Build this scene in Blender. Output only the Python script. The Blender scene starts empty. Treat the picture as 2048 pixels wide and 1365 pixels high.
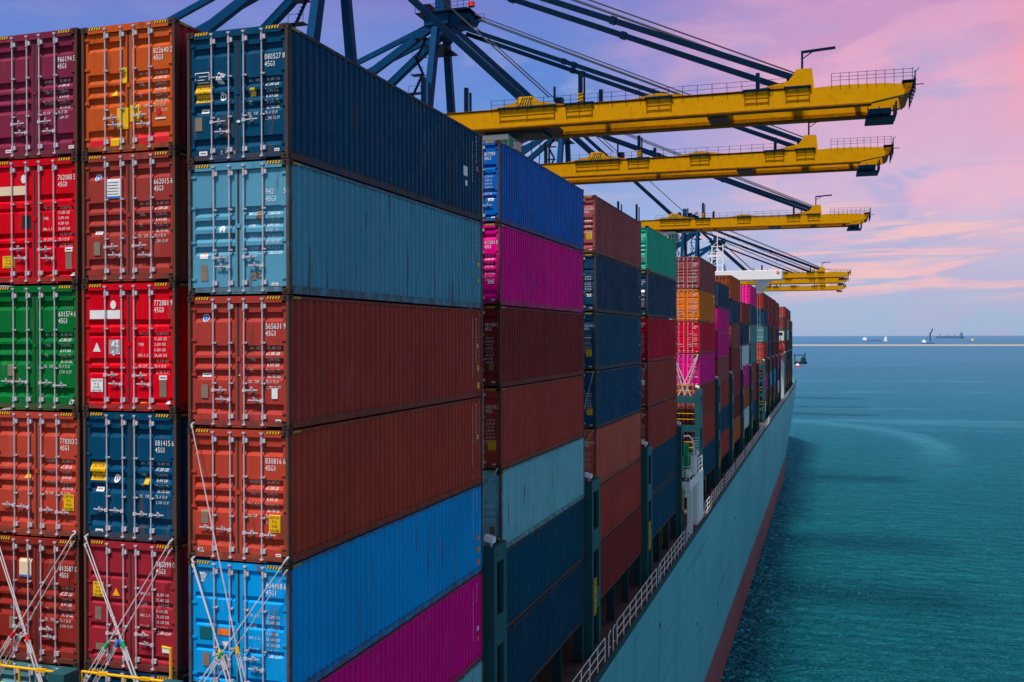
import bpy, math, random
from mathutils import Vector, Matrix
random.seed(7)
sc = bpy.context.scene
COL = sc.collection

# ------------------------------------------------------------------ camera
# world: X = outboard from the ship's starboard stack face, Y = towards the bow, Z = height over the water
yaw, pit, roll = 0.30676, -0.0045, -0.0025
fw = Vector((-math.sin(yaw)*math.cos(pit), math.cos(yaw)*math.cos(pit), math.sin(pit)))
rt = Vector((math.cos(yaw), math.sin(yaw), 0)); up = rt.cross(fw)
r2 = rt*math.cos(roll) + up*math.sin(roll); u2 = -rt*math.sin(roll) + up*math.cos(roll)
cam = bpy.data.cameras.new('camera'); cam_o = bpy.data.objects.new('camera', cam); COL.objects.link(cam_o)
cam.sensor_width = 36; cam.lens = 36*2001.5/2048; cam.clip_start = 0.5; cam.clip_end = 200000
cam_o.matrix_world = Matrix(((r2.x, u2.x, -fw.x, 10.637), (r2.y, u2.y, -fw.y, -18.31), (r2.z, u2.z, -fw.z, 34.006), (0, 0, 0, 1)))
sc.camera = cam_o

# ------------------------------------------------------------------ sun
SUN = Vector((-0.075, -0.22, 0.50)).normalized()            # towards the sun
sl = bpy.data.lights.new('sun', 'SUN'); sl.energy = 5.0; sl.angle = math.radians(10); sl.color = (1.0, 0.93, 0.88)
so = bpy.data.objects.new('sun', sl); COL.objects.link(so)
so.rotation_euler = SUN.to_track_quat('Z', 'Y').to_euler()

# ------------------------------------------------------------------ sky
def lin(r, g, b):
    f = lambda c: (c/255/12.92) if c/255 <= 0.04045 else ((c/255+0.055)/1.055)**2.4
    return (f(r), f(g), f(b), 1)

class NT:
    """tiny helper for node trees"""
    def __init__(s, tree): s.t = tree; s.n = tree.nodes; s.l = tree.links
    def new(s, typ, **kw):
        n = s.n.new(typ)
        for k, v in kw.items():
            if hasattr(n, k) and not k.startswith('i_'): setattr(n, k, v)
        return n
    def link(s, a, b): s.l.new(a, b)
    def val(s, sock, v):
        if hasattr(v, 'is_linked') or isinstance(v, bpy.types.NodeSocket): s.l.new(v, sock)
        else: sock.default_value = v
    def math(s, op, a, b=0.0, c=None, clamp=False):
        n = s.n.new('ShaderNodeMath'); n.operation = op; n.use_clamp = clamp
        s.val(n.inputs[0], a); s.val(n.inputs[1], b)
        if c is not None: s.val(n.inputs[2], c)
        return n.outputs[0]
    def smooth(s, v, lo, hi, a=0.0, b=1.0):
        n = s.n.new('ShaderNodeMapRange'); n.interpolation_type = 'SMOOTHSTEP'
        s.val(n.inputs[0], v); n.inputs[1].default_value = lo; n.inputs[2].default_value = hi
        n.inputs[3].default_value = a; n.inputs[4].default_value = b
        return n.outputs[0]
    def mix(s, f, a, b, mode='MIX'):
        n = s.n.new('ShaderNodeMix'); n.data_type = 'RGBA'; n.blend_type = mode
        s.val(n.inputs[0], f); s.val(n.inputs[6], a); s.val(n.inputs[7], b)
        return n.outputs[2]
    def ramp(s, f, stops, interp='EASE'):
        n = s.n.new('ShaderNodeValToRGB'); cr = n.color_ramp; cr.interpolation = interp
        while len(cr.elements) < len(stops): cr.elements.new(0.5)
        for e, (p, c) in zip(cr.elements, stops): e.position = p; e.color = c
        s.val(n.inputs[0], f); return n.outputs[0]
    def comb(s, x, y, z):
        n = s.n.new('ShaderNodeCombineXYZ'); s.val(n.inputs[0], x); s.val(n.inputs[1], y); s.val(n.inputs[2], z); return n.outputs[0]
    def noise(s, vec, scale=1.0, detail=4.0, rough=0.5, dist=0.0):
        n = s.n.new('ShaderNodeTexNoise'); s.val(n.inputs['Vector'], vec)
        n.inputs['Scale'].default_value = scale; n.inputs['Detail'].default_value = detail
        n.inputs['Roughness'].default_value = rough; n.inputs['Distortion'].default_value = dist
        return n.outputs['Fac']

w = bpy.data.worlds.new('World'); sc.world = w; w.use_nodes = True
N = NT(w.node_tree); N.n.clear()
tc = N.new('ShaderNodeTexCoord'); sp = N.new('ShaderNodeSeparateXYZ'); N.link(tc.outputs['Generated'], sp.inputs[0])
az = N.math('ARCTAN2', sp.outputs[0], sp.outputs[1])       # 0 towards the bow, positive to starboard
el = N.math('ARCSINE', sp.outputs[2])
wob = N.noise(N.comb(N.math('MULTIPLY', az, 2.2), N.math('MULTIPLY', el, 7.0), 0.0), 1.0, 4, 0.55)
e1 = N.math('ADD', el, N.math('MULTIPLY', N.math('SUBTRACT', wob, 0.5), 0.10))
blue = N.ramp(N.math('MULTIPLY', e1, 1.0), [(0.0, lin(160, 186, 222)), (0.07, lin(150, 184, 226)), (0.16, lin(124, 160, 222)), (0.25, lin(88, 134, 213)), (0.33, lin(104, 126, 206)), (0.42, lin(120, 124, 200)), (1.0, lin(84, 110, 160))])
pink = N.ramp(N.math('MULTIPLY', e1, 1.0), [(0.0, lin(158, 182, 214)), (0.03, lin(166, 182, 214)), (0.075, lin(190, 184, 213)), (0.13, lin(214, 184, 211)), (0.20, lin(222, 174, 205)), (0.30, lin(206, 150, 196)), (0.45, lin(170, 134, 186)), (1.0, lin(90, 108, 156))])
azn = N.math('ADD', az, N.math('MULTIPLY', N.math('SUBTRACT', wob, 0.5), 0.35))
azn = N.math('ADD', azn, N.math('MULTIPLY', el, 0.28))
pf = N.smooth(azn, -0.24, 0.12)
base = N.mix(pf, blue, pink)
# purple veil at the upper left
veil = N.math('MULTIPLY', N.smooth(N.noise(N.comb(N.math('MULTIPLY', az, 3.0), N.math('MULTIPLY', el, 9.0), 4.0), 1.0, 3, 0.5), 0.42, 0.66), N.smooth(el, 0.2, 0.34))
base = N.mix(N.math('MULTIPLY', veil, 0.55), base, lin(140, 124, 200))
# broken cloud banks and long thin sunset streaks
AE = lambda a, e_, z, t=0.0: N.comb(N.math('MULTIPLY', az, a), N.math('MULTIPLY', N.math('ADD', el, N.math('MULTIPLY', az, t)), e_), z)
side = N.smooth(N.math('ADD', az, N.math('MULTIPLY', el, .25)), -0.22, 0.04)
c1 = N.noise(AE(8.0, 19.0, 3.1, -.08), 1.0, 9, 0.58, 0.5)
m1 = N.math('MULTIPLY', N.math('MULTIPLY', N.smooth(c1, 0.46, 0.62), side), N.math('MULTIPLY', N.smooth(el, 0.06, 0.11), N.smooth(el, 0.42, 0.22)))
base = N.mix(N.math('MULTIPLY', m1, 0.60), base, lin(244, 178, 202))
h1 = N.noise(AE(9.0, 24.0, 9.3), 1.0, 8, 0.55, 0.6)
hm = N.math('MULTIPLY', N.smooth(h1, 0.50, 0.64), N.math('MULTIPLY', N.smooth(el, 0.035, 0.07), N.smooth(el, 0.34, 0.18)))
base = N.mix(N.math('MULTIPLY', hm, 0.72), base, lin(164, 172, 216))
st = N.noise(AE(5.5, 52.0, 1.7, -.05), 1.0, 8, 0.6, 0.9)
stm = N.math('MULTIPLY', N.smooth(st, 0.49, 0.63), N.smooth(az, -0.26, 0.02))
stm = N.math('MULTIPLY', stm, N.math('MULTIPLY', N.smooth(el, 0.026, 0.05), N.smooth(el, 0.16, 0.095)))
base = N.mix(N.math('MULTIPLY', stm, 0.85), base, lin(250, 192, 190))
gr = N.noise(AE(14.0, 34.0, 6.6), 1.0, 8, 0.62, 0.4)
base = N.mix(N.math('MULTIPLY', N.smooth(gr, 0.40, 0.66), N.math('MULTIPLY', side, .22)), base, lin(214, 156, 206))
w2 = N.noise(AE(5.0, 13.0, 12.0), 1.0, 7, 0.55, 0.4)
base = N.mix(N.math('MULTIPLY', N.math('MULTIPLY', N.smooth(w2, 0.48, 0.66), .30), N.smooth(az, 0.05, -0.25)), base, lin(150, 150, 214))
sal = N.math('MULTIPLY', N.smooth(N.math('ADD', az, N.math('MULTIPLY', wob, 0.10)), 0.165, 0.25), N.math('MULTIPLY', N.smooth(el, 0.14, 0.24), N.smooth(el, 0.8, 0.4)))
base = N.mix(N.math('MULTIPLY', sal, 0.85), base, lin(255, 158, 166))
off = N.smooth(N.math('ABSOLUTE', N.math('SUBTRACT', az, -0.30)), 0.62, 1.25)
fill_sky = N.ramp(el, [(0.0, lin(172, 173, 184)), (0.25, lin(160, 163, 180)), (0.8, lin(100, 110, 134)), (1.0, lin(86, 98, 124))])  # unseen sky beyond the frame, coloured to fill the shaded container sides
base = N.mix(off, base, fill_sky)
base = N.mix(N.smooth(el, 0.45, 0.95), base, lin(84, 96, 128))
sky = N.new('ShaderNodeTexSky'); sky.sky_type = 'NISHITA'; sky.sun_disc = False
sky.sun_elevation = math.asin(SUN.z); sky.sun_rotation = math.atan2(SUN.x, SUN.y)
nis = N.mix(1.0, sky.outputs[0], (0.012, 0.012, 0.012, 1), 'MULTIPLY')
base = N.mix(1.0, base, nis, 'ADD')
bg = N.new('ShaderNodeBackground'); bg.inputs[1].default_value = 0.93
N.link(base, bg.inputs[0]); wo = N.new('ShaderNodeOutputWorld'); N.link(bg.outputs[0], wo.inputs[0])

sc.view_settings.view_transform = 'Standard'; sc.view_settings.look = 'None'
sc.view_settings.exposure = 0.0; sc.view_settings.gamma = 1.0
sc.render.engine = 'CYCLES'
sc.cycles.max_bounces = 5; sc.cycles.diffuse_bounces = 3; sc.cycles.glossy_bounces = 2
sc.cycles.use_adaptive_sampling = True

# ------------------------------------------------------------------ materials
def mat(name, col=None, rough=0.5, metal=0.0, dirt=0.0, emit=None, ior=None):
    m = bpy.data.materials.new(name); m.use_nodes = True
    n = NT(m.node_tree); b = n.n['Principled BSDF']
    b.inputs['Roughness'].default_value = rough; b.inputs['Metallic'].default_value = metal; b.inputs['Specular IOR Level'].default_value = 0.25
    if col:
        if dirt > 0:
            tc = n.new('ShaderNodeTexCoord')
            f = n.noise(tc.outputs['Object'], 1.3, 5, 0.65)
            c = n.mix(n.smooth(f, 0.42, 0.72, 0, dirt), col, tuple(v*0.35 for v in col[:3])+(1,))
            n.link(c, b.inputs['Base Color'])
        else: b.inputs['Base Color'].default_value = col
    if name.startswith('crane'): b.inputs['Specular IOR Level'].default_value = 0.06
    if emit: b.inputs['Emission Color'].default_value = emit; b.inputs['Emission Strength'].default_value = 1
    return m

def paint_mat(name, dark=1.0, rust=0.35, post=False, rib=False):
    """container paint: colour from the object, weathered by noise, streaks and rust"""
    m = bpy.data.materials.new(name); m.use_nodes = True
    n = NT(m.node_tree); b = n.n['Principled BSDF']
    oi = n.new('ShaderNodeObjectInfo'); tc = n.new('ShaderNodeTexCoord')
    mp = n.new('ShaderNodeVectorMath', operation='ADD'); n.link(tc.outputs['Object'], mp.inputs[0])
    off = n.new('ShaderNodeVectorMath', operation='SCALE'); n.link(oi.outputs['Color'], off.inputs[0]); off.inputs['Scale'].default_value = 37.0
    o2 = n.new('ShaderNodeVectorMath', operation='SCALE'); n.link(oi.outputs['Location'], o2.inputs[0]); o2.inputs['Scale'].default_value = 0.63
    ad = n.new('ShaderNodeVectorMath', operation='ADD'); n.link(off.outputs[0], ad.inputs[0]); n.link(o2.outputs[0], ad.inputs[1])
    n.link(ad.outputs[0], mp.inputs[1])
    v = mp.outputs[0]
    col = oi.outputs['Color']
    big = n.noise(v, 0.35, 3, 0.5)
    c = n.mix(n.smooth(big, 0.35, 0.68, 0, 0.30), col, n.mix(1.0, col, (0.55, 0.57, 0.62, 1), 'MULTIPLY'))
    s = n.new('ShaderNodeVectorMath', operation='MULTIPLY'); n.link(v, s.inputs[0]); s.inputs[1].default_value = (5.0, 5.0, 0.35)
    streak = n.noise(s.outputs[0], 1.0, 4, 0.6)
    c = n.mix(n.smooth(streak, 0.50, 0.74, 0, 0.24), c, n.mix(0.35, col, (0.14, 0.12, 0.115, 1)))
    s3 = n.new('ShaderNodeVectorMath', operation='MULTIPLY'); n.link(v, s3.inputs[0]); s3.inputs[1].default_value = (3.0, 7.5, 0.42)
    run = n.noise(s3.outputs[0], 1.0, 3, 0.55)
    c = n.mix(n.smooth(run, 0.605, 0.68, 0, 0.58), c, (0.10, 0.045, 0.028, 1))
    s4 = n.new('ShaderNodeVectorMath', operation='MULTIPLY'); n.link(v, s4.inputs[0]); s4.inputs[1].default_value = (4.0, 1.6, 0.9)
    pale = n.noise(s4.outputs[0], 1.0, 5, 0.65)
    c = n.mix(n.smooth(pale, 0.56, 0.76, 0, 0.22), c, n.mix(0.4, col, (0.40, 0.38, 0.38, 1)))
    fine = n.noise(v, 14, 3, 0.6)
    c = n.mix(n.smooth(fine, 0.62, 0.78, 0, 0.12), c, (0.10, 0.06, 0.045, 1))
    rn = n.noise(v, 2.1, 6, 0.72)
    c = n.mix(n.smooth(rn, 0.66, 0.72, 0, rust), c, (0.13, 0.055, 0.03, 1))
    if post:
        pn = n.noise(v, 3.0, 5, 0.7)
        c = n.mix(n.smooth(pn, 0.30, 0.62, *((0.70, 0.94) if post is True else (0.12, 0.72))), c, (0.085, 0.05, 0.035, 1))
    if dark != 1.0: c = n.mix(1.0, c, (dark, dark, dark, 1), 'MULTIPLY')
    n.link(c, b.inputs['Base Color']); b.inputs['Specular IOR Level'].default_value = 0.06
    rr = n.smooth(rn, 0.4, 0.75, 0.55, 0.85); n.link(rr, b.inputs['Roughness'])
    bp = n.new('ShaderNodeBump'); bp.inputs['Strength'].default_value = 0.30; bp.inputs['Distance'].default_value = 0.05
    n.link(n.noise(v, 1.5, 3, 0.5), bp.inputs['Height']); n.link(bp.outputs[0], b.inputs['Normal'])
    return m

M = {}
M['paint'] = paint_mat('container_paint')
M['post'] = paint_mat('container_frame_paint', post=True)
M['rail'] = paint_mat('container_rail_paint', post='rail')
M['casting'] = mat('cast_steel', (0.075, 0.042, 0.03, 1), 0.7, 0.2, 0.6)
M['hole'] = mat('hole_dark', (0.004, 0.004, 0.005, 1), 0.9)
M['galv'] = mat('galvanised_steel', (0.56, 0.50, 0.56, 1), 0.42, 0.0, 0.5)
M['lash'] = mat('lashing_steel', (0.52, 0.49, 0.51, 1), 0.45, 0.0, 0.6)
M['gasket'] = mat('door_gasket', (0.03, 0.028, 0.026, 1), 0.8)
M['white'] = mat('white_marking', (0.80, 0.80, 0.82, 1), 0.5, 0, 0.25)
M['cream'] = mat('cream_marking', (0.78, 0.62, 0.42, 1), 0.5, 0, 0.2)
M['grey'] = mat('grey_marking', (0.30, 0.28, 0.30, 1), 0.6, 0, 0.5)
M['yellow'] = mat('yellow_marking', (0.83, 0.46, 0.0, 1), 0.5, 0, 0.25)
M['orange'] = mat('orange_marking', (0.85, 0.20, 0.02, 1), 0.5, 0, 0.25)
M['redm'] = mat('red_marking', (0.62, 0.01, 0.02, 1), 0.5, 0, 0.25)
M['bluem'] = mat('blue_marking', (0.02, 0.16, 0.55, 1), 0.5)
M['black'] = mat('black_marking', (0.02, 0.018, 0.018, 1), 0.6)
M['plate'] = mat('data_plate', (0.26, 0.19, 0.14, 1), 0.5, 0.2, 0.4)
M['dteal'] = mat('dark_teal_patch', (0.0, 0.10, 0.14, 1), 0.6)
M['teal'] = mat('ship_teal_steel', lin(30, 82, 90), 0.45, 0, 0.35)
M['tealdk'] = mat('ship_dark_teal_steel', lin(20, 58, 66), 0.55, 0, 0.4)
M['yel'] = mat('safety_yellow_paint', (0.80, 0.42, 0.0, 1), 0.45, 0, 0.3)
M['wh'] = mat('white_ship_paint', (0.88, 0.86, 0.88, 1), 0.4, 0, 0.06)
M['deck'] = mat('deck_coating', (0.12, 0.085, 0.07, 1), 0.8, 0, 0.6)
M['dark'] = mat('dark_machinery', (0.02, 0.03, 0.035, 1), 0.6, 0, 0.4)
M['cblue'] = mat('crane_blue_paint', lin(0, 64, 108), 0.6, 0, 0.2)
M['cnavy'] = mat('crane_stay_paint', lin(0, 32, 60), 0.45, 0, 0.3)
M['cyel'] = mat('crane_yellow_paint', lin(206, 144, 2), 0.42, 0, 0.22)
M['cydk'] = mat('crane_weathered_panel', lin(150, 92, 2), 0.6, 0, 0.65)
M['glass'] = mat('cab_glass', lin(60, 150, 140), 0.08)
M['green'] = mat('green_paint', lin(0, 150, 84), 0.45)
M['red'] = mat('orange_red_paint', lin(235, 62, 52), 0.4)
M['conc'] = mat('quay_concrete', (0.24, 0.23, 0.22, 1), 0.85, 0, 0.4)
M['rope'] = mat('steel_cable', (0.05, 0.06, 0.08, 1), 0.5)
M['stone'] = mat('breakwater_stone', (0.62, 0.55, 0.52, 1), 0.9, 0, 0.3)
M['stoned'] = mat('breakwater_dark_stone', (0.10, 0.12, 0.14, 1), 0.8, 0, 0.3)  # darker stone along the foot of the breakwater
M['far'] = mat('haze_tint_ship_paint', lin(96, 132, 168), 0.6)  # bluish tone paints distance haze onto the far vessels
M['win'] = mat('dark_window', (0.02, 0.03, 0.05, 1), 0.1)

# ------------------------------------------------------------------ mesh helpers
class MB:
    def __init__(s): s.v = []; s.f = []; s.m = []; s.mi = 0
    def quad(s, a, b, c, d): i = len(s.v); s.v += [a, b, c, d]; s.f.append((i, i+1, i+2, i+3)); s.m.append(s.mi)
    def poly(s, pts): i = len(s.v); s.v += list(pts); s.f.append(tuple(range(i, i+len(pts)))); s.m.append(s.mi)
    def box(s, x0, x1, y0, y1, z0, z1):
        i = len(s.v)
        s.v += [(x0, y0, z0), (x1, y0, z0), (x1, y1, z0), (x0, y1, z0), (x0, y0, z1), (x1, y0, z1), (x1, y1, z1), (x0, y1, z1)]
        for q in ((0, 3, 2, 1), (4, 5, 6, 7), (0, 1, 5, 4), (1, 2, 6, 5), (2, 3, 7, 6), (3, 0, 4, 7)):
            s.f.append(tuple(i+k for k in q)); s.m.append(s.mi)
    def prism(s, prof, y0, y1, axis='y'):
        """closed 2D profile (x,z) extruded along y, or (y,z) along x"""
        n = len(prof); i = len(s.v)
        for t in (y0, y1):
            for a, b in prof: s.v.append((a, t, b) if axis == 'y' else (t, a, b) if axis == 'x' else (a, b, t))
        s.f.append(tuple(i+k for k in range(n))); s.m.append(s.mi)
        s.f.append(tuple(i+n+k for k in reversed(range(n)))); s.m.append(s.mi)
        for k in range(n):
            j = (k+1) % n
            s.f.append((i+k, i+n+k, i+n+j, i+j)); s.m.append(s.mi)
    def bar(s, a, b, w, h=None, n=4, w2=None):
        a = Vector(a); b = Vector(b); h = h or w; w2 = w2 or w; d = (b-a).normalized()
        u = d.cross(Vector((0, 0, 1)))
        if u.length < 1e-3: u = Vector((1, 0, 0))
        u.normalize(); t = u.cross(d).normalized(); i = len(s.v)
        for p, k in ((a, 1.0), (b, w2/w)):
            for q in range(n):
                an = 2*math.pi*(q+0.5)/n; r = 1/math.cos(math.pi/n) if n == 4 else 1
                s.v.append(tuple(p + u*(math.cos(an)*w/2*r*k) + t*(math.sin(an)*h/2*r*k)))
        for q in range(n):
            j = (q+1) % n; s.f.append((i+q, i+j, i+n+j, i+n+q)); s.m.append(s.mi)
        s.f.append(tuple(i+k for k in reversed(range(n)))); s.m.append(s.mi)
        s.f.append(tuple(i+n+k for k in range(n))); s.m.append(s.mi)
    def cyl(s, a, b, r, n=10, r2=None): s.bar(a, b, 2*r, 2*r, n, 2*(r2 or r))
    def mesh(s, name, mats):
        me = bpy.data.meshes.new(name); me.from_pydata([tuple(p) for p in s.v], [], s.f)
        for m in mats: me.materials.append(m)
        if len(mats) > 1: me.polygons.foreach_set('material_index', s.m)
        me.update(); return me

def link(name, data, parent=None, loc=(0, 0, 0)):
    o = bpy.data.objects.new(name, data); COL.objects.link(o); o.location = loc
    if parent is not None: o.parent = parent
    return o
def obj(name, mb, mats, parent=None, loc=(0, 0, 0)):
    if not isinstance(mats, (list, tuple)): mats = [mats]
    me = mb.mesh(name, mats); o = link(name, me, parent, loc)
    try:
        import bmesh
        bm = bmesh.new(); bm.from_mesh(me); bmesh.ops.recalc_face_normals(bm, faces=bm.faces); bm.to_mesh(me); bm.free()
    except Exception: pass
    return o
def tag(o, label=None, cat=None, group=None, kind=None):
    if label: o['label'] = label
    if cat: o['category'] = cat
    if group: o['group'] = group
    if kind: o['kind'] = kind
    return o
def thing(name, label, cat, loc=(0, 0, 0), group=None):
    o = link(name, None, None, loc); o.empty_display_size = 0.3
    return tag(o, label, cat, group)
def bevel(o, w=0.01, seg=2):
    m = o.modifiers.new('bevel', 'BEVEL'); m.width = w; m.segments = seg; m.limit_method = 'ANGLE'; return o
def smooth(o):
    for p in o.data.polygons: p.use_smooth = True
    return o

# ------------------------------------------------------------------ lettering
GL = {}
def glyphs(chars):
    tmp = []
    for ch in chars:
        cu = bpy.data.curves.new('g', 'FONT'); cu.body = ch; cu.size = 1.0; cu.resolution_u = 2; cu.offset = 0.004
        o = bpy.data.objects.new('g', cu); COL.objects.link(o); tmp.append((ch, o, cu))
    bpy.context.view_layer.update(); dg = bpy.context.evaluated_depsgraph_get()
    for ch, o, cu in tmp:
        me = bpy.data.meshes.new_from_object(o.evaluated_get(dg))
        vs = [(v.co.x, v.co.y) for v in me.vertices]; fs = [tuple(p.vertices) for p in me.polygons]
        x0 = min((v[0] for v in vs), default=0); x1 = max((v[0] for v in vs), default=0.3)
        GL[ch] = ([(x-x0, y) for x, y in vs], fs, x1-x0)
        bpy.data.meshes.remove(me); bpy.data.objects.remove(o); bpy.data.curves.remove(cu)
glyphs("0123456789ABCDEFGHIKLMNOPRSTUWXY.,'")

def text(mb, s, x, z, h, place, wr=0.56, gap=0.16, mi=0, width=None):
    """flat lettering; place(x,z) -> 3D point. h = cap height, wr = letter width / height"""
    mb_mi = mb.mi; mb.mi = mi
    adv = h*(wr+gap)
    if width: adv = width/max(1, len(s)); 
    cw = adv*0.80
    cx = x
    for ch in s:
        if ch != ' ' and ch in GL:
            vs, fs, gw = GL[ch]
            k = cw/gw if ch not in "1I.,'" else min(cw/gw, h/0.72*0.9)
            i = len(mb.v)
            x_ = cx + (cw-gw*k)/2
            for vx, vy in vs: mb.v.append(place(x_+vx*k, z+vy*h/0.72))
            for f in fs: mb.f.append(tuple(i+q for q in f)); mb.m.append(mi)
        cx += adv
    mb.mi = mb_mi

# ------------------------------------------------------------------ container
W, L, H, T = 2.438, 12.192, 2.79, 2.81
HW, HL = W/2, L/2
BANDS = {'five': [(.125, .20), (.375, .45), (.47, .548), (.56, .64), (.815, .895)],
         'four': [(.335, .405), (.43, .50), (.53, .60), (.63, .70)],
         'pairs': [(.285, .345), (.385, .425), (.585, .645), (.665, .715), (.90, .94)],
         'wide': [(.25, .30), (.455, .505), (.65, .70), (.87, .92)]}
DY = -HL + 0.055        # door skin plane
def dz(style, z):
    """recess depth of the door skin at height z"""
    f = 1 - z/H
    for a, b in BANDS[style]:
        if a < f < b:
            t = (f-a)/(b-a)
            if t < .10: return .062*t/.10
            if t < .58: return .062
            return .062*(1-(t-.58)/.42)
    return 0.0
def front(style):
    def p(x, z):
        d = dz(style, z) if (0.09 < abs(x) < 1.06) else 0
        return (x, DY + d - 0.006, z)
    return p

ME = {}
def wall_profile():
    """corrugated line along y: list of (y, inset)"""
    pts = [(-HL+.16, 0.0)]; y = -HL+.22; 
    while y < HL-.36:
        pts += [(y, 0.0), (y+.045, .036), (y+.125, .036), (y+.17, 0.0)]; y += .278
    pts.append((HL-.16, 0.0)); return pts
def build_container_meshes():
    pr = wall_profile()
    for s in (1, -1):                                       # the two long corrugated walls
        b = MB(); X = lambda d: s*(HW-.022-d)
        for (y0, d0), (y1, d1) in zip(pr, pr[1:]):
            q = [(X(d0), y0, .17), (X(d1), y1, .17), (X(d1), y1, H-.085), (X(d0), y0, H-.085)]
            b.quad(*(q if s > 0 else q[::-1]))
        ME['wall', s] = b.mesh('side_wall', [M['paint']])
    b = MB()                                                # corrugated roof and front (blind) end
    y = -HL+.12
    prv = None; ys = []
    while y < HL-.2: ys += [(y, 0), (y+.03, -.02), (y+.11, -.02), (y+.14, 0)]; y += .209
    for (y0, d0), (y1, d1) in zip(ys, ys[1:]): b.quad((-HW+.06, y0, H-.02+d0), (HW-.06, y0, H-.02+d0), (HW-.06, y1, H-.02+d1), (-HW+.06, y1, H-.02+d1))
    x = -HW+.15; xs = []
    while x < HW-.3: xs += [(x, 0), (x+.045, .036), (x+.125, .036), (x+.17, 0)]; x += .25
    xs.append((HW-.15, 0))
    for (x0, d0), (x1, d1) in zip(xs, xs[1:]): b.quad((x1, HL-.03-d1, .12), (x0, HL-.03-d0, .12), (x0, HL-.03-d0, H-.1), (x1, HL-.03-d1, H-.1))
    b.quad((-HW+.06, -HL+.1, .1), (-HW+.06, HL-.1, .1), (HW-.06, HL-.1, .1), (HW-.06, -HL+.1, .1))
    b.quad((-HW+.1, -HL+.20, .1), (HW-.1, -HL+.20, .1), (HW-.1, -HL+.20, H-.05), (-HW+.1, -HL+.20, H-.05))
    ME['roof'] = b.mesh('roof', [M['paint']])
    # rails, header, sill and corner posts
    for s in (1, -1):
        b = MB(); x0, x1 = sorted((s*(HW-.006), s*(HW-.075)))
        b.box(x0, x1, -HL+.17, HL-.17, H-.085, H-.018); ME['top_rail', s] = b.mesh('top_rail', [M['rail']])
        b = MB()
        b.box(*sorted((s*(HW-.008), s*(HW-.06))), -HL+.17, HL-.17, .012, .165)
        b.box(*sorted((s*(HW-.001), s*(HW-.06))), -HL+.17, HL-.17, .163, .178); ME['bottom_rail', s] = b.mesh('bottom_rail', [M['rail']])
    for s, (y0, y1) in ((-1, (-HL+.012, -HL+.12)), (1, (HL-.12, HL-.012))):
        b = MB(); b.box(-HW+.17, HW-.17, y0, y1, H-.155, H-.012); ME['header', s] = b.mesh('header', [M['paint']])
        b = MB(); b.box(-HW+.17, HW-.17, y0, y1, .055, .155)
        b.box(-HW+.55, HW-.55, y0+.004, y1-.004, .015, .058); ME['sill', s] = b.mesh('sill', [M['rail']])
    for sx in (1, -1):
        for sy in (1, -1):
            b = MB()
            b.box(*sorted((sx*(HW-.004), sx*(HW-.068))), *sorted((sy*(HL-.006), sy*(HL-.155))), .10, H-.10)
            b.box(*sorted((sx*(HW-.068), sx*(HW-.085))), *sorted((sy*(HL-.04), sy*(HL-.12))), .10, H-.10)
            ME['post', sx, sy] = b.mesh('corner_post', [M['post']])
    # corner casting with its lashing holes
    b = MB(); cx, cy, cz = .081, .089, .059
    b.box(-cx, cx, -cy, cy, -cz, cz); b.mi = 1
    def oval(nrm):
        pts = []
        for k in range(12):
            a = 2*math.pi*k/12; u = math.cos(a)*.030; v = math.sin(a)*.036
            pts.append({'y': (u, nrm*(cy+.002), v), 'x': (nrm*(cx+.002), u, v)}[oval.ax])
        b.poly(pts)
    for ax in 'xy':
        oval.ax = ax
        for n_ in (1, -1): oval(n_)
    ME['casting'] = b.mesh('corner_casting', [M['casting'], M['hole']])
    # door leaves
    for st in BANDS:
        for side in (-1, 1):
            b = MB(); x0, x1 = (-1.148, -.012) if side < 0 else (.012, 1.148)
            xs = [x0, x0+.075, x0+.10, x1-.10, x1-.075, x1]
            zs = [.165, H-.165]
            for a, c in BANDS[st]:
                for t in (0, .10, .58, 1): zs.append(H*(1-(a+(c-a)*t)))
            zs = sorted(zs)
            def P(x, z, k):
                f = 1-z/H; d = 0
                for a, c in BANDS[st]:
                    t = (f-a)/(c-a)
                    if -.01 < t < 1.01:
                        d = .062 if .09 < t < .59 else 0
                return (x, DY + (d if k in (2, 3) else 0), z)
            for i in range(len(zs)-1):
                for k in range(5): b.quad(P(xs[k], zs[i], k), P(xs[k+1], zs[i], k+1), P(xs[k+1], zs[i+1], k+1), P(xs[k], zs[i+1], k))
            b.quad((x0, DY, .165), (x0, DY+.05, .165), (x0, DY+.05, H-.165), (x0, DY, H-.165))
            b.quad((x1, DY+.05, .165), (x1, DY, .165), (x1, DY, H-.165), (x1, DY+.05, H-.165))
            xo = side*1.152
            for zf in (.10, .335, .60, .88):                # hinge blades
                b.box(*sorted((xo-side*.12, xo-side*.0)), DY-.022, DY-.001, H*(1-zf)-.02, H*(1-zf)+.03)
                b.cyl((xo+side*.012, DY-.018, H*(1-zf)-.035), (xo+side*.012, DY-.018, H*(1-zf)+.045), .016, 8)
            b.mi = 1
            if side > 0:
                b.box(-.032, .013, DY-.006, DY+.02, .17, H-.17)
                b.mi = 0; b.box(-.05, .05, DY-.018, DY-.007, H*.505, H*.505+.09)
            b.mi = 1; b.box(x0, x1, DY-.005, DY+.012, H-.168, H-.150); b.box(x0, x1, DY-.005, DY+.012, .152, .166)
            ME['door', st, side] = b.mesh('door', [M['paint'], M['gasket']])
    # locking rod with its guides, cams and keepers
    b = MB(); yr = DY-.042
    b.cyl((0, yr, .07), (0, yr, H-.055), .0165, 10)
    for z in (.10, .30): pass
    b.cyl((0, yr, H-.10), (0, yr, H-.055), .034, 10); b.cyl((0, yr, .06), (0, yr, .10), .034, 10)
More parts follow.
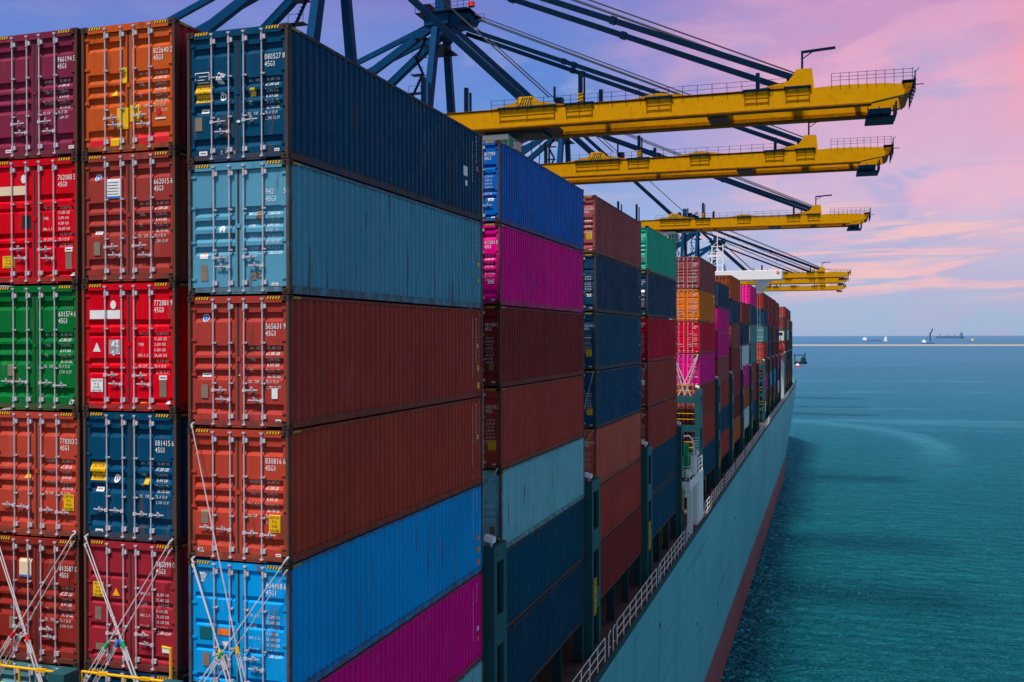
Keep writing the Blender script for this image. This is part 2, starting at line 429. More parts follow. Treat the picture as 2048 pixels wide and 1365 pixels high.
    b.cyl((0, yr, H-.30), (0, yr, H-.17), .030, 10); b.cyl((0, yr, .19), (0, yr, .30), .030, 10)
    for z in (H-.27, .21): b.box(.02, .085, DY-.05, DY-.003, z, z+.09)
    for zf in (.355, .66): 
        z = H*(1-zf); b.cyl((0, yr, z-.025), (0, yr, z+.025), .026, 8); b.box(.01, .075, DY-.05, DY-.003, z-.015, z+.015)
    b.box(-.045, .045, -HL-.012, -HL+.012, H-.075, H-.06); b.box(-.045, .045, -HL-.012, -HL+.012, .075, .09)
    ME['rod'] = b.mesh('locking_rod', [M['galv']])
    for side in (-1, 1):                                     # door handle lying flat in its catch
        b = MB(); s = side; yh = DY-.052
        b.bar((0, yh, 0), (s*.34, yh-.004, .012), .016, .026)
        b.box(*sorted((-s*.03, s*.045)), yh-.02, yh+.02, -.035, .035)
        b.box(*sorted((s*.14, s*.22)), DY-.04, DY-.003, -.045, .03)
        b.bar((s*.18, yh-.012, .0), (s*.19, yh-.016, .075), .022, .03)
        b.bar((s*.19, yh-.016, .07), (s*.21, yh-.012, .05), .02, .02)
        ME['handle', side] = b.mesh('door_handle', [M['galv']])
    # yellow and black hazard stripes of the header
    for side in (-1, 1):
        b = MB(); x0 = -HW+.19 if side < 0 else HW-.19-.34; y = -HL+.008; z0, z1 = H-.085, H-.018
        b.quad((x0, y, z0), (x0+.34, y, z0), (x0+.34, y, z1), (x0, y, z1)); b.mi = 1
        for k in range(5):
            xx = x0+.005+k*.066; b.quad((xx, y-.002, z0+.004), (xx+.034, y-.002, z0+.004), (xx+.062, y-.002, z1-.003), (xx+.028, y-.002, z1-.003))
        ME['haz', side] = b.mesh('hazard_stripe', [M['black'], M['yellow']])
    b = MB(); x = HW-.002; y0 = -HL+.19; z0, z1 = H-.08, H-.025
    b.quad((x, y0, z0), (x, y0+.34, z0), (x, y0+.34, z1), (x, y0, z1)); b.mi = 1
    for k in range(5):
        yy = y0+.005+k*.066; b.quad((x+.002, yy, z0+.004), (x+.002, yy+.034, z0+.004), (x+.002, yy+.062, z1-.003), (x+.002, yy+.028, z1-.003))
    ME['haz', 0] = b.mesh('hazard_stripe', [M['black'], M['yellow']])
build_container_meshes()
RODX = (-.60, -.188, .153, .58)
WT = {'a': [("MAX. GROSS", "30,480 KGS"), ("", "67,200 LBS"), ("TARE", "3,840 KGS"), ("", "8,470 LBS"), ("NET", "26,640 KGS"), ("", "58,730 LBS"), ("CU. CAP.", "76.4 CU.M"), ("", "2,700 CU.FT")],
      'b': [("MAX.G.W.", "32,500 KGS"), ("", "71,650 LBS"), ("TARE", "3,870 KGS"), ("", "8,530 LBS"), ("MAX.C.W.", "28,630 KGS"), ("", "63,120 LBS"), ("CU.CAP.", "76.4 CU.M"), ("", "2,700 CU.FT")],
      'c': [("MAXGROSS", "30,480 KG"), ("", "67,200 LB"), ("TARE WT", "3,840 KG"), ("", "8,470 LB"), ("PAYLOAD", "26,640 KG"), ("", "58,730 LB"), ("CU.CAP", "76.3 CBM"), ("", "2,694 CFT")]}
DM = ['white', 'cream', 'grey', 'yellow', 'orange', 'redm', 'bluem', 'black', 'plate', 'dteal']
DI = {k: i for i, k in enumerate(DM)}

def decal_rect(b, p, cx, cz, w_, h_, m, n=16, lift=0.0):
    b.mi = DI[m]
    for i in range(n):
        za, zb = cz-h_/2+h_*i/n, cz-h_/2+h_*(i+1)/n
        q = [p(cx-w_/2, za), p(cx+w_/2, za), p(cx+w_/2, zb), p(cx-w_/2, zb)]
        b.quad(*[(a, y-lift, z) for a, y, z in q])
def decal_round(b, p, cx, cz, rx, rz, m, lift=0.0, hole=0.0):
    b.mi = DI[m]; n = 20; i0 = len(b.v)
    for k in range(n):
        a = 2*math.pi*k/n; x, y, z = p(cx+rx*math.cos(a), cz+rz*math.sin(a)); b.v.append((x, y-lift, z))
        x, y, z = p(cx+rx*hole*math.cos(a), cz+rz*hole*math.sin(a)); b.v.append((x, y-lift, z))
    for k in range(n):
        j = (k+1) % n; b.f.append((i0+2*k, i0+2*j, i0+2*j+1, i0+2*k+1)); b.m.append(b.mi)
def decal_tri(b, p, cx, cz, w_, h_, m, flip=False):
    b.mi = DI[m]; n = 8
    for i in range(n):
        a, c = i/n, (i+1)/n
        za, zb = cz-h_/2+h_*a, cz-h_/2+h_*c; wa, wb = w_/2*(1-a), w_/2*(1-c)
        if flip: wa, wb = w_/2*a, w_/2*c
        b.quad(p(cx-wa, za), p(cx+wa, za), p(cx+wb, zb), p(cx-wb, zb))
DC = [0]
def decal(b, p_, d):
    DC[0] += 1; lf = .0012*(DC[0] % 12)
    p = lambda a, c: (p_(a, c)[0], p_(a, c)[1]-lf, c)
    k, fx, fy = d[0], d[1], d[2]; x = -HW+fx*W; z = H*(1-fy)
    if k == 'rect': decal_rect(b, p, x, z, d[3], d[4], d[5])
    elif k == 'round': decal_round(b, p, x, z, d[3], d[4], d[5])
    elif k == 'ring': decal_round(b, p, x, z, d[3], d[4], 'white', 0, .62); decal_rect(b, p, x, z, d[3]*.35, d[4]*1.2, 'white', 4)
    elif k == 'badge': decal_round(b, p, x, z, .082, .082, 'white'); decal_round(b, p, x, z, .066, .066, 'bluem', .003); decal_tri(b, lambda a, c: (p(a, c)[0], p(a, c)[1]-.006, c), x, z, .06, .07, 'white')
    elif k == 'tri': decal_tri(b, p, x, z, d[3], d[4], d[5])
    elif k == 'trid': decal_tri(b, p, x, z, d[3], d[4], d[5], True)
    elif k == 'plate': decal_rect(b, p, x, z, .17, d[3] if len(d) > 3 else .29, 'plate')
    elif k == 'tag': 
        decal_rect(b, p, x, z, d[3], d[4], 'white', 4); pp = lambda a, c: (p(a, c)[0], p(a, c)[1]-.003, c)
        decal_rect(b, pp, x, z, d[3]*.7, d[4]*.18, 'black', 2)
    elif k in ('caution', 'cautionw', 'high'):
        w_, h_ = d[3], d[4]; decal_rect(b, p, x, z, w_, h_, 'white' if k == 'cautionw' else 'yellow')
        pp = lambda a, c: (p(a, c)[0], p(a, c)[1]-.004, c)
        ls = ["CAUTION", "HIGH", "TRAILER"] if k == 'high' else ["CAUTION", "9'6", "HIGH", "CONTAINER"]
        lh = h_/len(ls)
        for i, t in enumerate(ls):
            ww = w_*.84*min(1, len(t)/8+.1); text(b, t, x-ww/2, z+h_/2-lh*(i+.85), lh*.62, pp, mi=DI['black'], width=ww)
    elif k == 'doc':
        w_, h_ = d[3], d[4]; decal_rect(b, p, x, z, w_, h_, d[5])
        pp = lambda a, c: (p(a, c)[0], p(a, c)[1]-.003, c)
        decal_rect(b, pp, x, z-h_*.44, w_, h_*.1, 'bluem', 2)
        if d[5] == 'white':
            for i in range(5): decal_rect(b, pp, x+random.uniform(-.02, .02), z+h_*(.32-.15*i), w_*.75, .012, 'black', 2)
    elif k == 'frame':
        w_, h_ = d[3], d[4]
        for q in ((0, h_/2, w_, .018), (0, -h_/2, w_*.9, .018), (-w_/2, 0, .014, h_*.9), (w_/2, .02, .014, h_*.8), (.02, .02, w_*.6, .014), (-.03, -.05, w_*.5, .012)): decal_rect(b, p, x+q[0], z+q[1], q[2], q[3], d[5], 4)
    elif k == 'scrap':
        rnd = random.Random(int(fx*1000)+int(fy*100))
        for i in range(9):
            a = rnd.uniform(-d[3], d[3]); c = rnd.uniform(-d[4], d[4]); decal_tri(b, p, x+a, z+c, rnd.uniform(.04, .12), rnd.uniform(.04, .14), d[5], rnd.random() < .5)

CNAMES = {}
def container(loc, color, label, level=2, style='five', handles='two', num=None, chk='', code='45G1', wt='a', decals=(), wcol='white', cat='shipping container', group='shipping containers stacked on the ship', side=None, length=1.0, sidecol=None, hscale=1.0, post=None):
    root = thing('shipping_container', label, cat, loc, group)
    root.scale = (1, 1, hscale); jr = random.Random(str(loc)); root.location.x += jr.uniform(-.022, .012); root.location.y += jr.uniform(-.02, .02); root.rotation_euler.z = jr.uniform(-.0012, .0012)
    rj = [x+jr.uniform(-.022, .022) for x in RODX]
    c = tuple(color[:3])+(1,); sc_ = tuple((sidecol or color)[:3])+(1,)
    def part(name, me, parent=root, loc=(0, 0, 0), colr=None):
        o = link(name, me, parent, loc); o.color = colr or c; return o
    part('roof', ME['roof'], colr=sc_)
    for q in (-1, 1):
        part('corrugated_wall', ME['wall', q], colr=sc_); part('top_rail', ME['top_rail', q], colr=sc_); part('bottom_rail', ME['bottom_rail', q], colr=sc_)
        part('header', ME['header', q]); part('sill', ME['sill', q])
        for q2 in (-1, 1): part('corner_post', ME['post', q, q2], colr=sc_)
    if level >= 1:
        for sx in (-1, 1):
            for sy in (-1, 1):
                for z in (.059, H-.059): part('corner_casting', ME['casting'], loc=(sx*(HW-.079), sy*(HL-.088), z))
        part('hazard_stripe', ME['haz', -1]); part('hazard_stripe', ME['haz', 1]); part('hazard_stripe', ME['haz', 0])
    dl = part('door', ME['door', style, -1]); dr = part('door', ME['door', style, 1])
    if level >= 1 or level == 0:
        for i, x in enumerate(rj): part('locking_rod', ME['rod'], dl if i < 2 else dr, (x, 0, 0))
    nz = .252 if style in ('five', 'four') else .180
    if level >= 1:
        if handles == 'two': hs = ((0, 1, .72), (1, -1, .79), (2, 1, .72), (3, -1, .79))
        elif handles == 'one': hs = ((0, -1, .765), (1, -1, .77), (2, 1, .785), (3, 1, .79))
        else: hs = ((0, 1, .70), (2, 1, .70), (1, -1, .78))
        for i, s, zf in hs: part('door_handle', ME['handle', s], dl if i < 2 else dr, (rj[i], 0, H*(1-zf+jr.uniform(-.008, .008))))
        p = front(style); b = MB(); wi = DI[wcol]
        if num:
            text(b, num, .650, H*(1-nz), .120, p, mi=wi, width=.066*len(num))
            if chk: text(b, chk, 1.072, H*(1-nz), .120, p, mi=wi, width=.066)
            if code: text(b, code, .650, H*(1-nz-.053), .116, p, mi=wi, width=.066*4)
        z = H*(1-.405); lines = WT[wt] if wt else []
        for i, (a, v) in enumerate(lines):
            zz = z - i*.118
            if a: text(b, a, .245, zz, .062, p, mi=wi, width=min(.30, .036*len(a)))
            text(b, v, .66, zz, .062, p, mi=wi, width=.032*len(v))
        me = b.mesh('lettering', [M[k] for k in DM])
        if b.v: link('lettering', me, dr)
        for lf, o in ((-1, dl), (1, dr)):
            ds = [d for d in decals if (d[1] < .5) == (lf < 0)]
            for d in ds:
                b = MB(); decal(b, p, d); me = b.mesh('decal', [M[k] for k in DM])
                link({'caution': 'caution_label', 'cautionw': 'caution_label', 'high': 'caution_label', 'plate': 'data_plate', 'tag': 'small_label', 'badge': 'round_badge', 'doc': 'paper_notice', 'rect': 'paint_patch', 'tri': 'warning_triangle'}.get(d[0], 'painted_mark'), me, o)
    if side:                                                 # small vertical lettering and stickers at the far end of the wall
        b = MB(); xs = HW-.016
        for (yy, zf, s, h) in side.get('txt', ()):
            z = H*(1-zf)
            for ch in s:
                text(b, ch, yy, z, h, lambda a, c: (xs, a, c), mi=DI[side.get('c', 'white')], width=h*.75); z -= h*1.28
        for (yy, zf, w_, h_, m) in side.get('dec', ()):
            z = H*(1-zf); b.mi = DI[m]; b.quad((xs+.003, yy, z-h_/2), (xs+.003, yy+w_, z-h_/2), (xs+.003, yy+w_, z+h_/2), (xs+.003, yy, z+h_/2))
        link('wall_marking', b.mesh('wall_marking', [M[k] for k in DM]), root)
    return root

C = {k: lin(*v)[:3] for k, v in dict(rustl=(206, 92, 76), mauve=(160, 76, 80), navy=(0, 68, 102), steel=(86, 152, 180), rust=(172, 60, 52), rusto=(180, 64, 48), azure=(0, 152, 224), magenta=(240, 0, 140), plum=(124, 38, 66), orange=(196, 84, 32), brown=(156, 56, 50), red=(214, 0, 28), green=(0, 108, 48), dkred=(160, 38, 52), rustd=(140, 42, 34), blue=(0, 104, 196), pale=(120, 178, 192), dknavy=(14, 62, 92), tealnavy=(0, 70, 98), maroon=(130, 40, 42), jade=(0, 182, 154), crimson=(210, 0, 48), tangerine=(244, 122, 20), greyteal=(84, 138, 146), white=(206, 214, 224), paleblue=(150, 176, 200)).items()}

TXE = lambda y, zf, s, h=.085: (y, zf, s, h)
# --- the nearest bay: three stacks seen from their doors
ordn = ['topmost', 'second from the top', 'third from the top', 'fourth from the top', 'fifth from the top', 'sixth from the top', 'lowest']
CEN_R, CEN_M, CEN_L = -HW, -2.74-HW, -5.30-HW
def loc(cx, y0, top, k, t_=T): return (cx, y0+HL, top-t_*(k+1)+.02)
TR = 40.5; TM = 40.88
sideA = {'txt': [TXE(HL-.62, .10, "0805278"), TXE(HL-.92, .14, "MAXGROSS30480")], 'dec': [(HL-1.5, .42, .34, .34, 'white'), (HL-1.35, .55, .25, .2, 'white')]}
A_R = [
 dict(color=C['navy'], num='080527', chk='8', handles='three', decals=[('frame', .145, .345, .34, .2, 'white'), ('high', .155, .465, .40, .38), ('scrap', .335, .36, .12, .11, 'white'), ('ring', .345, .50, .075, .09), ('rect', .645, .485, .12, .17, 'yellow'), ('tag', .165, .60, .19, .09), ('plate', .11, .70), ('tag', .155, .925, .20, .09), ('tag', .885, .93, .12, .06), ('scrap', .42, .93, .2, .05, 'grey'), ('rect', .51, .70, .08, .05, 'white')], side=dict(txt=[TXE(HL-.60, .08, "0805278", .10), TXE(HL-.95, .16, "45G1MAX30480")], dec=[(HL-1.75, .50, .36, .30, 'white'), (HL-1.6, .63, .2, .16, 'white'), (HL-.55, .42, .12, .16, 'orange')]), label="navy blue container lettered 080527 8, topmost of the nearest outer stack"),
 dict(color=C['steel'], style='four', num='942', chk='5', wt='b', decals=[('round', .335, .505, .075, .085, 'white'), ('rect', .15, .705, .20, .10, 'white'), ('rect', .155, .685, .08, .04, 'orange'), ('plate', .155, .83, .34), ('tag', .855, .925, .16, .06), ('scrap', .70, .40, .05, .10, 'plate'), ('scrap', .66, .86, .10, .05, 'plate')], side=dict(txt=[TXE(HL-.62, .06, "94273655", .10), TXE(HL-.95, .06, "45G1MAX30480")], dec=[(HL-.5, .5, .2, .12, 'yellow'), (HL-.5, .68, .14, .10, 'yellow')]), label="weathered steel blue container with rust scars lettered 942 5, second in the nearest outer stack"),
 dict(color=C['rust'], num='565631', chk='9', decals=[('badge', .165, .165), ('tag', .17, .60, .22, .08), ('plate', .16, .725), ('rect', .855, .735, .14, .22, 'white'), ('tag', .89, .94, .12, .07), ('rect', .505, .60, .05, .03, 'white')], side=dict(txt=[TXE(HL-.62, .13, "MAXGROSS30480KG", .075), TXE(HL-.95, .13, "TARE3840KGNET26640KG", .075)], dec=[(HL-.55, .42, .12, .14, 'yellow'), (HL-.52, .67, .14, .20, 'yellow'), (HL-.52, .87, .18, .20, 'yellow')]), label="rust red container lettered 565631 9, third in the nearest outer stack"),
 dict(color=C['rusto'], num='830816', chk='6', wt='c', handles='one', decals=[('plate', .16, .675), ('caution', .855, .70, .27, .37), ('tag', .89, .935, .12, .07), ('scrap', .12, .93, .05, .02, 'white')], side=dict(txt=[TXE(HL-.62, .10, "MAXGROSS30480", .075), TXE(HL-.95, .12, "TARE3840KGNET26640KG", .075)], dec=[(HL-.52, .45, .12, .14, 'yellow')]), label="orange rust container lettered 830816 6, fourth in the nearest outer stack"),
 dict(color=C['azure'], style='wide', num='404418', chk='6', wt='b', decals=[('scrap', .135, .13, .06, .06, 'white'), ('rect', .165, .56, .30, .25, 'dteal'), ('rect', .355, .54, .33, .14, 'orange'), ('trid', .36, .64, .16, .16, 'white'), ('plate', .17, .76, .29)], side=dict(txt=[TXE(HL-.62, .03, "MAXGROSS", .08), TXE(HL-.95, .03, "TARE3840KGNET266", .08)], dec=[(HL-.60, .60, .24, .12, 'orange'), (HL-.60, .73, .26, .18, 'orange'), (HL-.60, .87, .26, .16, 'orange')]), label="bright azure blue container behind crossed lashing rods lettered 404418 6"),
 dict(color=C['magenta'], style='wide', handles='one', side=dict(txt=[TXE(HL-.62, .12, "MAXGROS", .07), TXE(HL-.95, .15, "TARE3840KGNET26640K", .07)], dec=[(HL-.58, .62, .16, .14, 'white'), (HL-.58, .74, .16, .12, 'orange')]), label="deep magenta container under the azure one, sixth in the nearest outer stack"),
 dict(color=C['pale'], style='five', side=dict(txt=[TXE(HL-.62, .10, "MAXGROSS", .11), TXE(HL-1.0, .10, "TARE3840", .11)]), label="pale grey blue container at the very bottom of the nearest outer stack"),
]
for k, d in enumerate(A_R): container(loc(CEN_R, 0, TR, k), **d)
A_M = [
 dict(color=C['orange'], sidecol=C['dkred'], num='822640', chk='2', handles='two', decals=[('rect', .455, .40, .16, .34, 'yellow'), ('rect', .44, .735, .30, .46, 'yellow'), ('rect', .565, .70, .24, .36, 'yellow'), ('rect', .235, .925, .74, .24, 'redm'), ('rect', .35, .93, .22, .26, 'yellow'), ('rect', .74, .90, .86, .26, 'redm'), ('tri', .35, .525, .17, .16, 'yellow'), ('round', .82, .70, .07, .07, 'redm'), ('rect', .84, .755, .27, .035, 'white')], label="faded orange container with yellow and red patches lettered 822640 2"),
 dict(color=C['brown'], num='662015', chk='6', decals=[('badge', .16, .175), ('doc', .335, .27, .36, .42, 'white'), ('tag', .165, .61, .2, .07), ('plate', .155, .735)], label="brown container with a white paper notice between its rods lettered 662015 6, middle stack"),
 dict(color=C['red'], style='pairs', num='772881', chk='9', code='45G0', wt='b', decals=[('round', .335, .17, .075, .095, 'white'), ('rect', .24, .245, .80, .19, 'white'), ('tri', .15, .50, .21, .20, 'white'), ('rect', .345, .50, .30, .32, 'grey'), ('scrap', .345, .50, .10, .12, 'white'), ('cautionw', .15, .80, .32, .29), ('tag', .86, .735, .20, .10), ('plate', .86, .82, .36), ('tag', .91, .925, .13, .07), ('rect', .64, .925, .17, .04, 'orange')], label="bright red container with a white bar and white oval lettered 772881 9, middle stack"),
 dict(color=C['navy'], num='081415', chk='6', handles='one', decals=[('high', .15, .47, .40, .39), ('ring', .35, .52, .075, .09), ('rect', .67, .53, .12, .15, 'yellow'), ('tag', .165, .61, .20, .10), ('tag', .16, .94, .20, .10), ('tag', .92, .965, .12, .06)], label="navy blue container lettered 081415 6 below the red one, middle stack"),
 dict(color=C['dkred'], style='wide', num='983099', chk='0', wt='b', decals=[('caution', .145, .39, .28, .33), ('tri', .34, .40, .19, .17, 'yellow'), ('plate', .145, .58), ('rect', .87, .82, .20, .10, 'white'), ('rect', .17, .86, .26, .26, 'plate')], label="dark red container with yellow caution sticker behind crossed rods lettered 983099 0, middle stack"),
 dict(color=C['dknavy'], label="dark navy container behind the yellow rail, bottom of the middle stack"),
]
for k, d in enumerate(A_M): container(loc(CEN_M, .02, TM, k, 2.838), hscale=2.818/H, **d)
A_L = [
 dict(color=C['plum'], num='966194', chk='5', wt='c', decals=[('tag', .92, .93, .14, .07), ('tag', .2, .93, .16, .07)], label="plum maroon container lettered 966194 5, top of the leftmost stack"),
 dict(color=C['red'], style='pairs', num='762080', chk='3', code='45G0', wt='b', decals=[('round', .38, .155, .075, .095, 'white'), ('rect', .245, .245, .78, .20, 'cream'), ('rect', .405, .50, .26, .30, 'black'), ('caution', .195, .815, .34, .27), ('tag', .885, .73, .20, .10), ('plate', .885, .82, .36), ('tag', .925, .925, .13, .07), ('rect', .69, .925, .17, .04, 'orange')], label="bright red container with a cream bar and black square lettered 762080 3, leftmost stack"),
 dict(color=C['green'], num='601574', chk='6', handles='one', decals=[('plate', .215, .68, .25), ('scrap', .915, .93, .04, .03, 'white')], label="green container lettered 601574 6, leftmost stack"),
 dict(color=C['rusto'], num='778303', chk='2', wt='c', handles='one', decals=[('tri', .385, .505, .18, .18, 'yellow'), ('caution', .865, .715, .28, .36), ('round', .925, .95, .05, .05, 'white')], label="orange rust container with yellow caution sticker lettered 778303 2, leftmost stack"),
 dict(color=C['rustd'], num='813587', chk='0', decals=[('doc', .38, .25, .34, .40, 'cream'), ('tag', .22, .58, .2, .09), ('plate', .22, .70, .28)], label="dark rust container with a cream notice and crossed rods lettered 813587 0, leftmost stack"),
 dict(color=C['greyteal'], label="grey teal container behind the yellow rail, bottom of the leftmost stack"),
]
for k, d in enumerate(A_L): container(loc(CEN_L, .02, TM+.03, k, 2.858), hscale=2.838/H, **d)

# --- the following bays along the ship's side (outermost stack of each)
BTOP = 40.78
CN = dict(rustl='light rust', mauve='dusty maroon', navy='navy blue', steel='steel blue', rust='rust red', rusto='orange rust', azure='azure blue', magenta='magenta', plum='plum', orange='orange', brown='brown', red='red', green='green', dkred='dark red', rustd='dark rust', blue='bright blue', pale='pale grey blue', dknavy='dark navy', tealnavy='dark teal blue', maroon='maroon', jade='jade green', crimson='crimson', tangerine='tangerine orange', greyteal='grey teal', white='white', paleblue='pale blue')
bays = [
 ('second', 13.98, BTOP-.1, T, ['blue', 'magenta', 'maroon', 'rust', 'pale', 'tealnavy', 'dknavy'], [('817393', '', 'pairs'), ('012301', '8', 'five'), ('431435', '2', 'five'), ('182178', '2', 'five'), ('', '', 'five'), ('', '', 'five'), ('', '', 'five')]),
 ('third', 28.6, BTOP, T, ['mauve', 'dknavy', 'tealnavy', 'navy', 'rustl', 'rust', 'maroon'], [('022508', '8', 'five'), ('', '', 'wide'), ('556144', '0', 'five'), ('', '', 'wide'), ('422004', '4', 'five'), ('', '', 'five'), ('', '', 'five')]),
 ('fourth', 43.1, BTOP+.05, T, ['jade', 'dknavy', 'crimson', 'rust', 'rust', 'tealnavy', 'tealnavy'], None),
 ('fifth', 69.0, BTOP+.12, T, ['mauve', 'tangerine', 'crimson', 'magenta', 'rust', 'rust', 'tealnavy'], None),
 ('sixth', 83.7, 39.5, 2.61, ['tealnavy', 'magenta', 'magenta', 'mauve', 'rust', 'tealnavy', 'rust'], None),
 ('seventh', 98.4, BTOP+.2, T, ['orange', 'navy', 'mauve', 'brown', 'dkred', 'maroon', 'orange'], None),
 ('eighth', 113.1, 38.4, T, ['brown', 'dknavy', 'white', 'magenta', 'orange', 'white'], None),
 ('ninth', 127.8, 41.3, T+.03, ['magenta', 'tealnavy', 'greyteal', 'greyteal', 'rust', 'brown', 'navy'], None),
 ('tenth', 158.3, 41.4, T+.03, ['rustd', 'navy', 'greyteal', 'rust', 'rustd', 'magenta', 'brown'], None),
 ('eleventh', 172.6, 41.4, T+.03, ['dkred', 'dkred', 'navy', 'tealnavy', 'brown', 'steel', 'maroon'], None),
 ('twelfth', 187.0, 41.4, T+.03, ['maroon', 'plum', 'brown', 'maroon', 'rustd', 'azure', 'rust'], None),
 ('thirteenth', 201.4, 41.2, T+.03, ['rustd', 'brown', 'tealnavy', 'maroon', 'magenta', 'plum', 'white'], None),
 ('fourteenth', 243.2, 41.4, T+.03, ['rust', 'rustd', 'green', 'maroon', 'brown', 'tealnavy', 'rust'], None),
 ('fifteenth', 257.5, 41.3, T+.03, ['rustd', 'greyteal', 'white', 'maroon', 'navy', 'brown', 'rust'], None),
 ('sixteenth', 272.0, 41.2, T+.03, ['dkred', 'maroon', 'navy', 'green', 'tealnavy', 'maroon', 'brown'], None),
 ('seventeenth', 286.3, 38.4, T+.03, ['rust', 'maroon', 'tealnavy', 'brown', 'dkred', 'maroon'], None)]
rnd = random.Random(5)
for bi, (nm, y0, top, pitch, cols, spec) in enumerate(bays):
    for k, cn in enumerate(cols):
        sp_ = spec[k] if spec else None
        lvl = 2 if bi < 4 else 0
        st = sp_[2] if sp_ else rnd.choice(['five', 'five', 'wide', 'pairs'])
        num = sp_[0] if sp_ else '%06d' % rnd.randrange(100000, 999999)
        if bi >= 4: num = None
        dec = ()
        if lvl: dec = (rnd.choice([('caution', .86, .70, .27, .35), ('plate', .86, .74), ('tag', .86, .72, .2, .1)]), ('tag', .89, .94, .13, .07), ('plate', .16, .72))
        if bi == 2 and k in (1, 3): dec = dec + (('rect', .80, .45, .55, .30, 'white'),)
        sd = dict(txt=[TXE(HL-.62, .10, "MAXGROSS", .08), TXE(HL-.95, .12, "TARE3840KG", .08)], dec=[(HL-.55, .60, .14, .14, 'yellow')]) if bi in (1, 2) and k in (1, 2, 3, 4) else None
        if bi == 3 and k == 0: sd = dict(txt=[(-HL+.32+j*.05, .07, "CONTAINER", .17) for j in range(1)])
        if bi == 3 and k == 1: sd = dict(dec=[(HL-1.5, .10, .9, .22, 'white'), (HL-.8, .26, .35, .22, 'white')])
        first = ordn[k] if k < len(cols)-1 else 'lowest'
        g = 'shipping containers stacked on the ship'
        lab = '%s container, %s in the %s stack along the ship side' % (CN[cn], first, nm)
        if sp_ and sp_[0]: lab = '%s container lettered %s, %s in the %s stack' % (CN[cn], (sp_[0]+' '+sp_[1]).strip(), first, nm)
        jit = rnd.uniform(.86, 1.12); cc = tuple(min(1, v*jit) for v in C[cn])
        container((-HW, y0+HL, top-pitch*k-pitch+.02), cc, lab, lvl, st, rnd.choice(['two', 'one', 'three']), num, sp_[1] if sp_ else '', '45G1', rnd.choice('abc') if lvl else None, dec, side=sd, hscale=(pitch-.02)/H)

# ------------------------------------------------------------------ the container ship
ship = thing('container_ship', 'long teal hulled container ship with dark red bottom moored under the cranes', 'ship', (-21.5, 120, 0))
def sp_obj(name, mb, mats, parent=ship):
    """build in world coordinates, parent to ship"""
    o = obj(name, mb, mats, parent)
    if parent is ship: o.location = (21.5, -120, 0)
    return o
XC, HB = -21.0, 22.0
def hull_x(y, z):
    """starboard half beam at station y, height z"""
    t = max(0, min(1, z/19.2)); t = t*t*(3-2*t)
    ys = 222+ (296-222)*t; ye = 318+(346-318)*t
    f = 1.0
    if y > ys: f = max(0.0, 1-((y-ys)/(ye-ys))**2.1)
    if y < -10: f = min(f, 1-.12*((-10-y)/45)**2*(1.2-t))
    bilge = .52*max(0, min(1, (15-z)/11)) + (0.0 if z > 2 else (2-z)*.03)
    return XC + (HB-bilge)*f
ys = [-55, -40, -25, -10, 0] + list(range(15, 211, 15)) + list(range(220, 346, 5)) + [346]
def hull_part(name, zs, mats, mi=0):
    b = MB()
    for s in (1, -1):
        for i in range(len(ys)-1):
            for j in range(len(zs)-1):
                P = lambda y, z: (XC + s*(hull_x(y, z)-XC), y, z)
                q = [P(ys[i], zs[j]), P(ys[i+1], zs[j]), P(ys[i+1], zs[j+1]), P(ys[i], zs[j+1])]
                b.quad(*(q if s > 0 else q[::-1]))
    for j in range(len(zs)-1):
        a, c = hull_x(-55, zs[j]), hull_x(-55, zs[j+1])
        b.quad((2*XC-a, -55, zs[j]), (a, -55, zs[j]), (c, -55, zs[j+1]), (2*XC-c, -55, zs[j+1]))
    return sp_obj(name, b, mats)
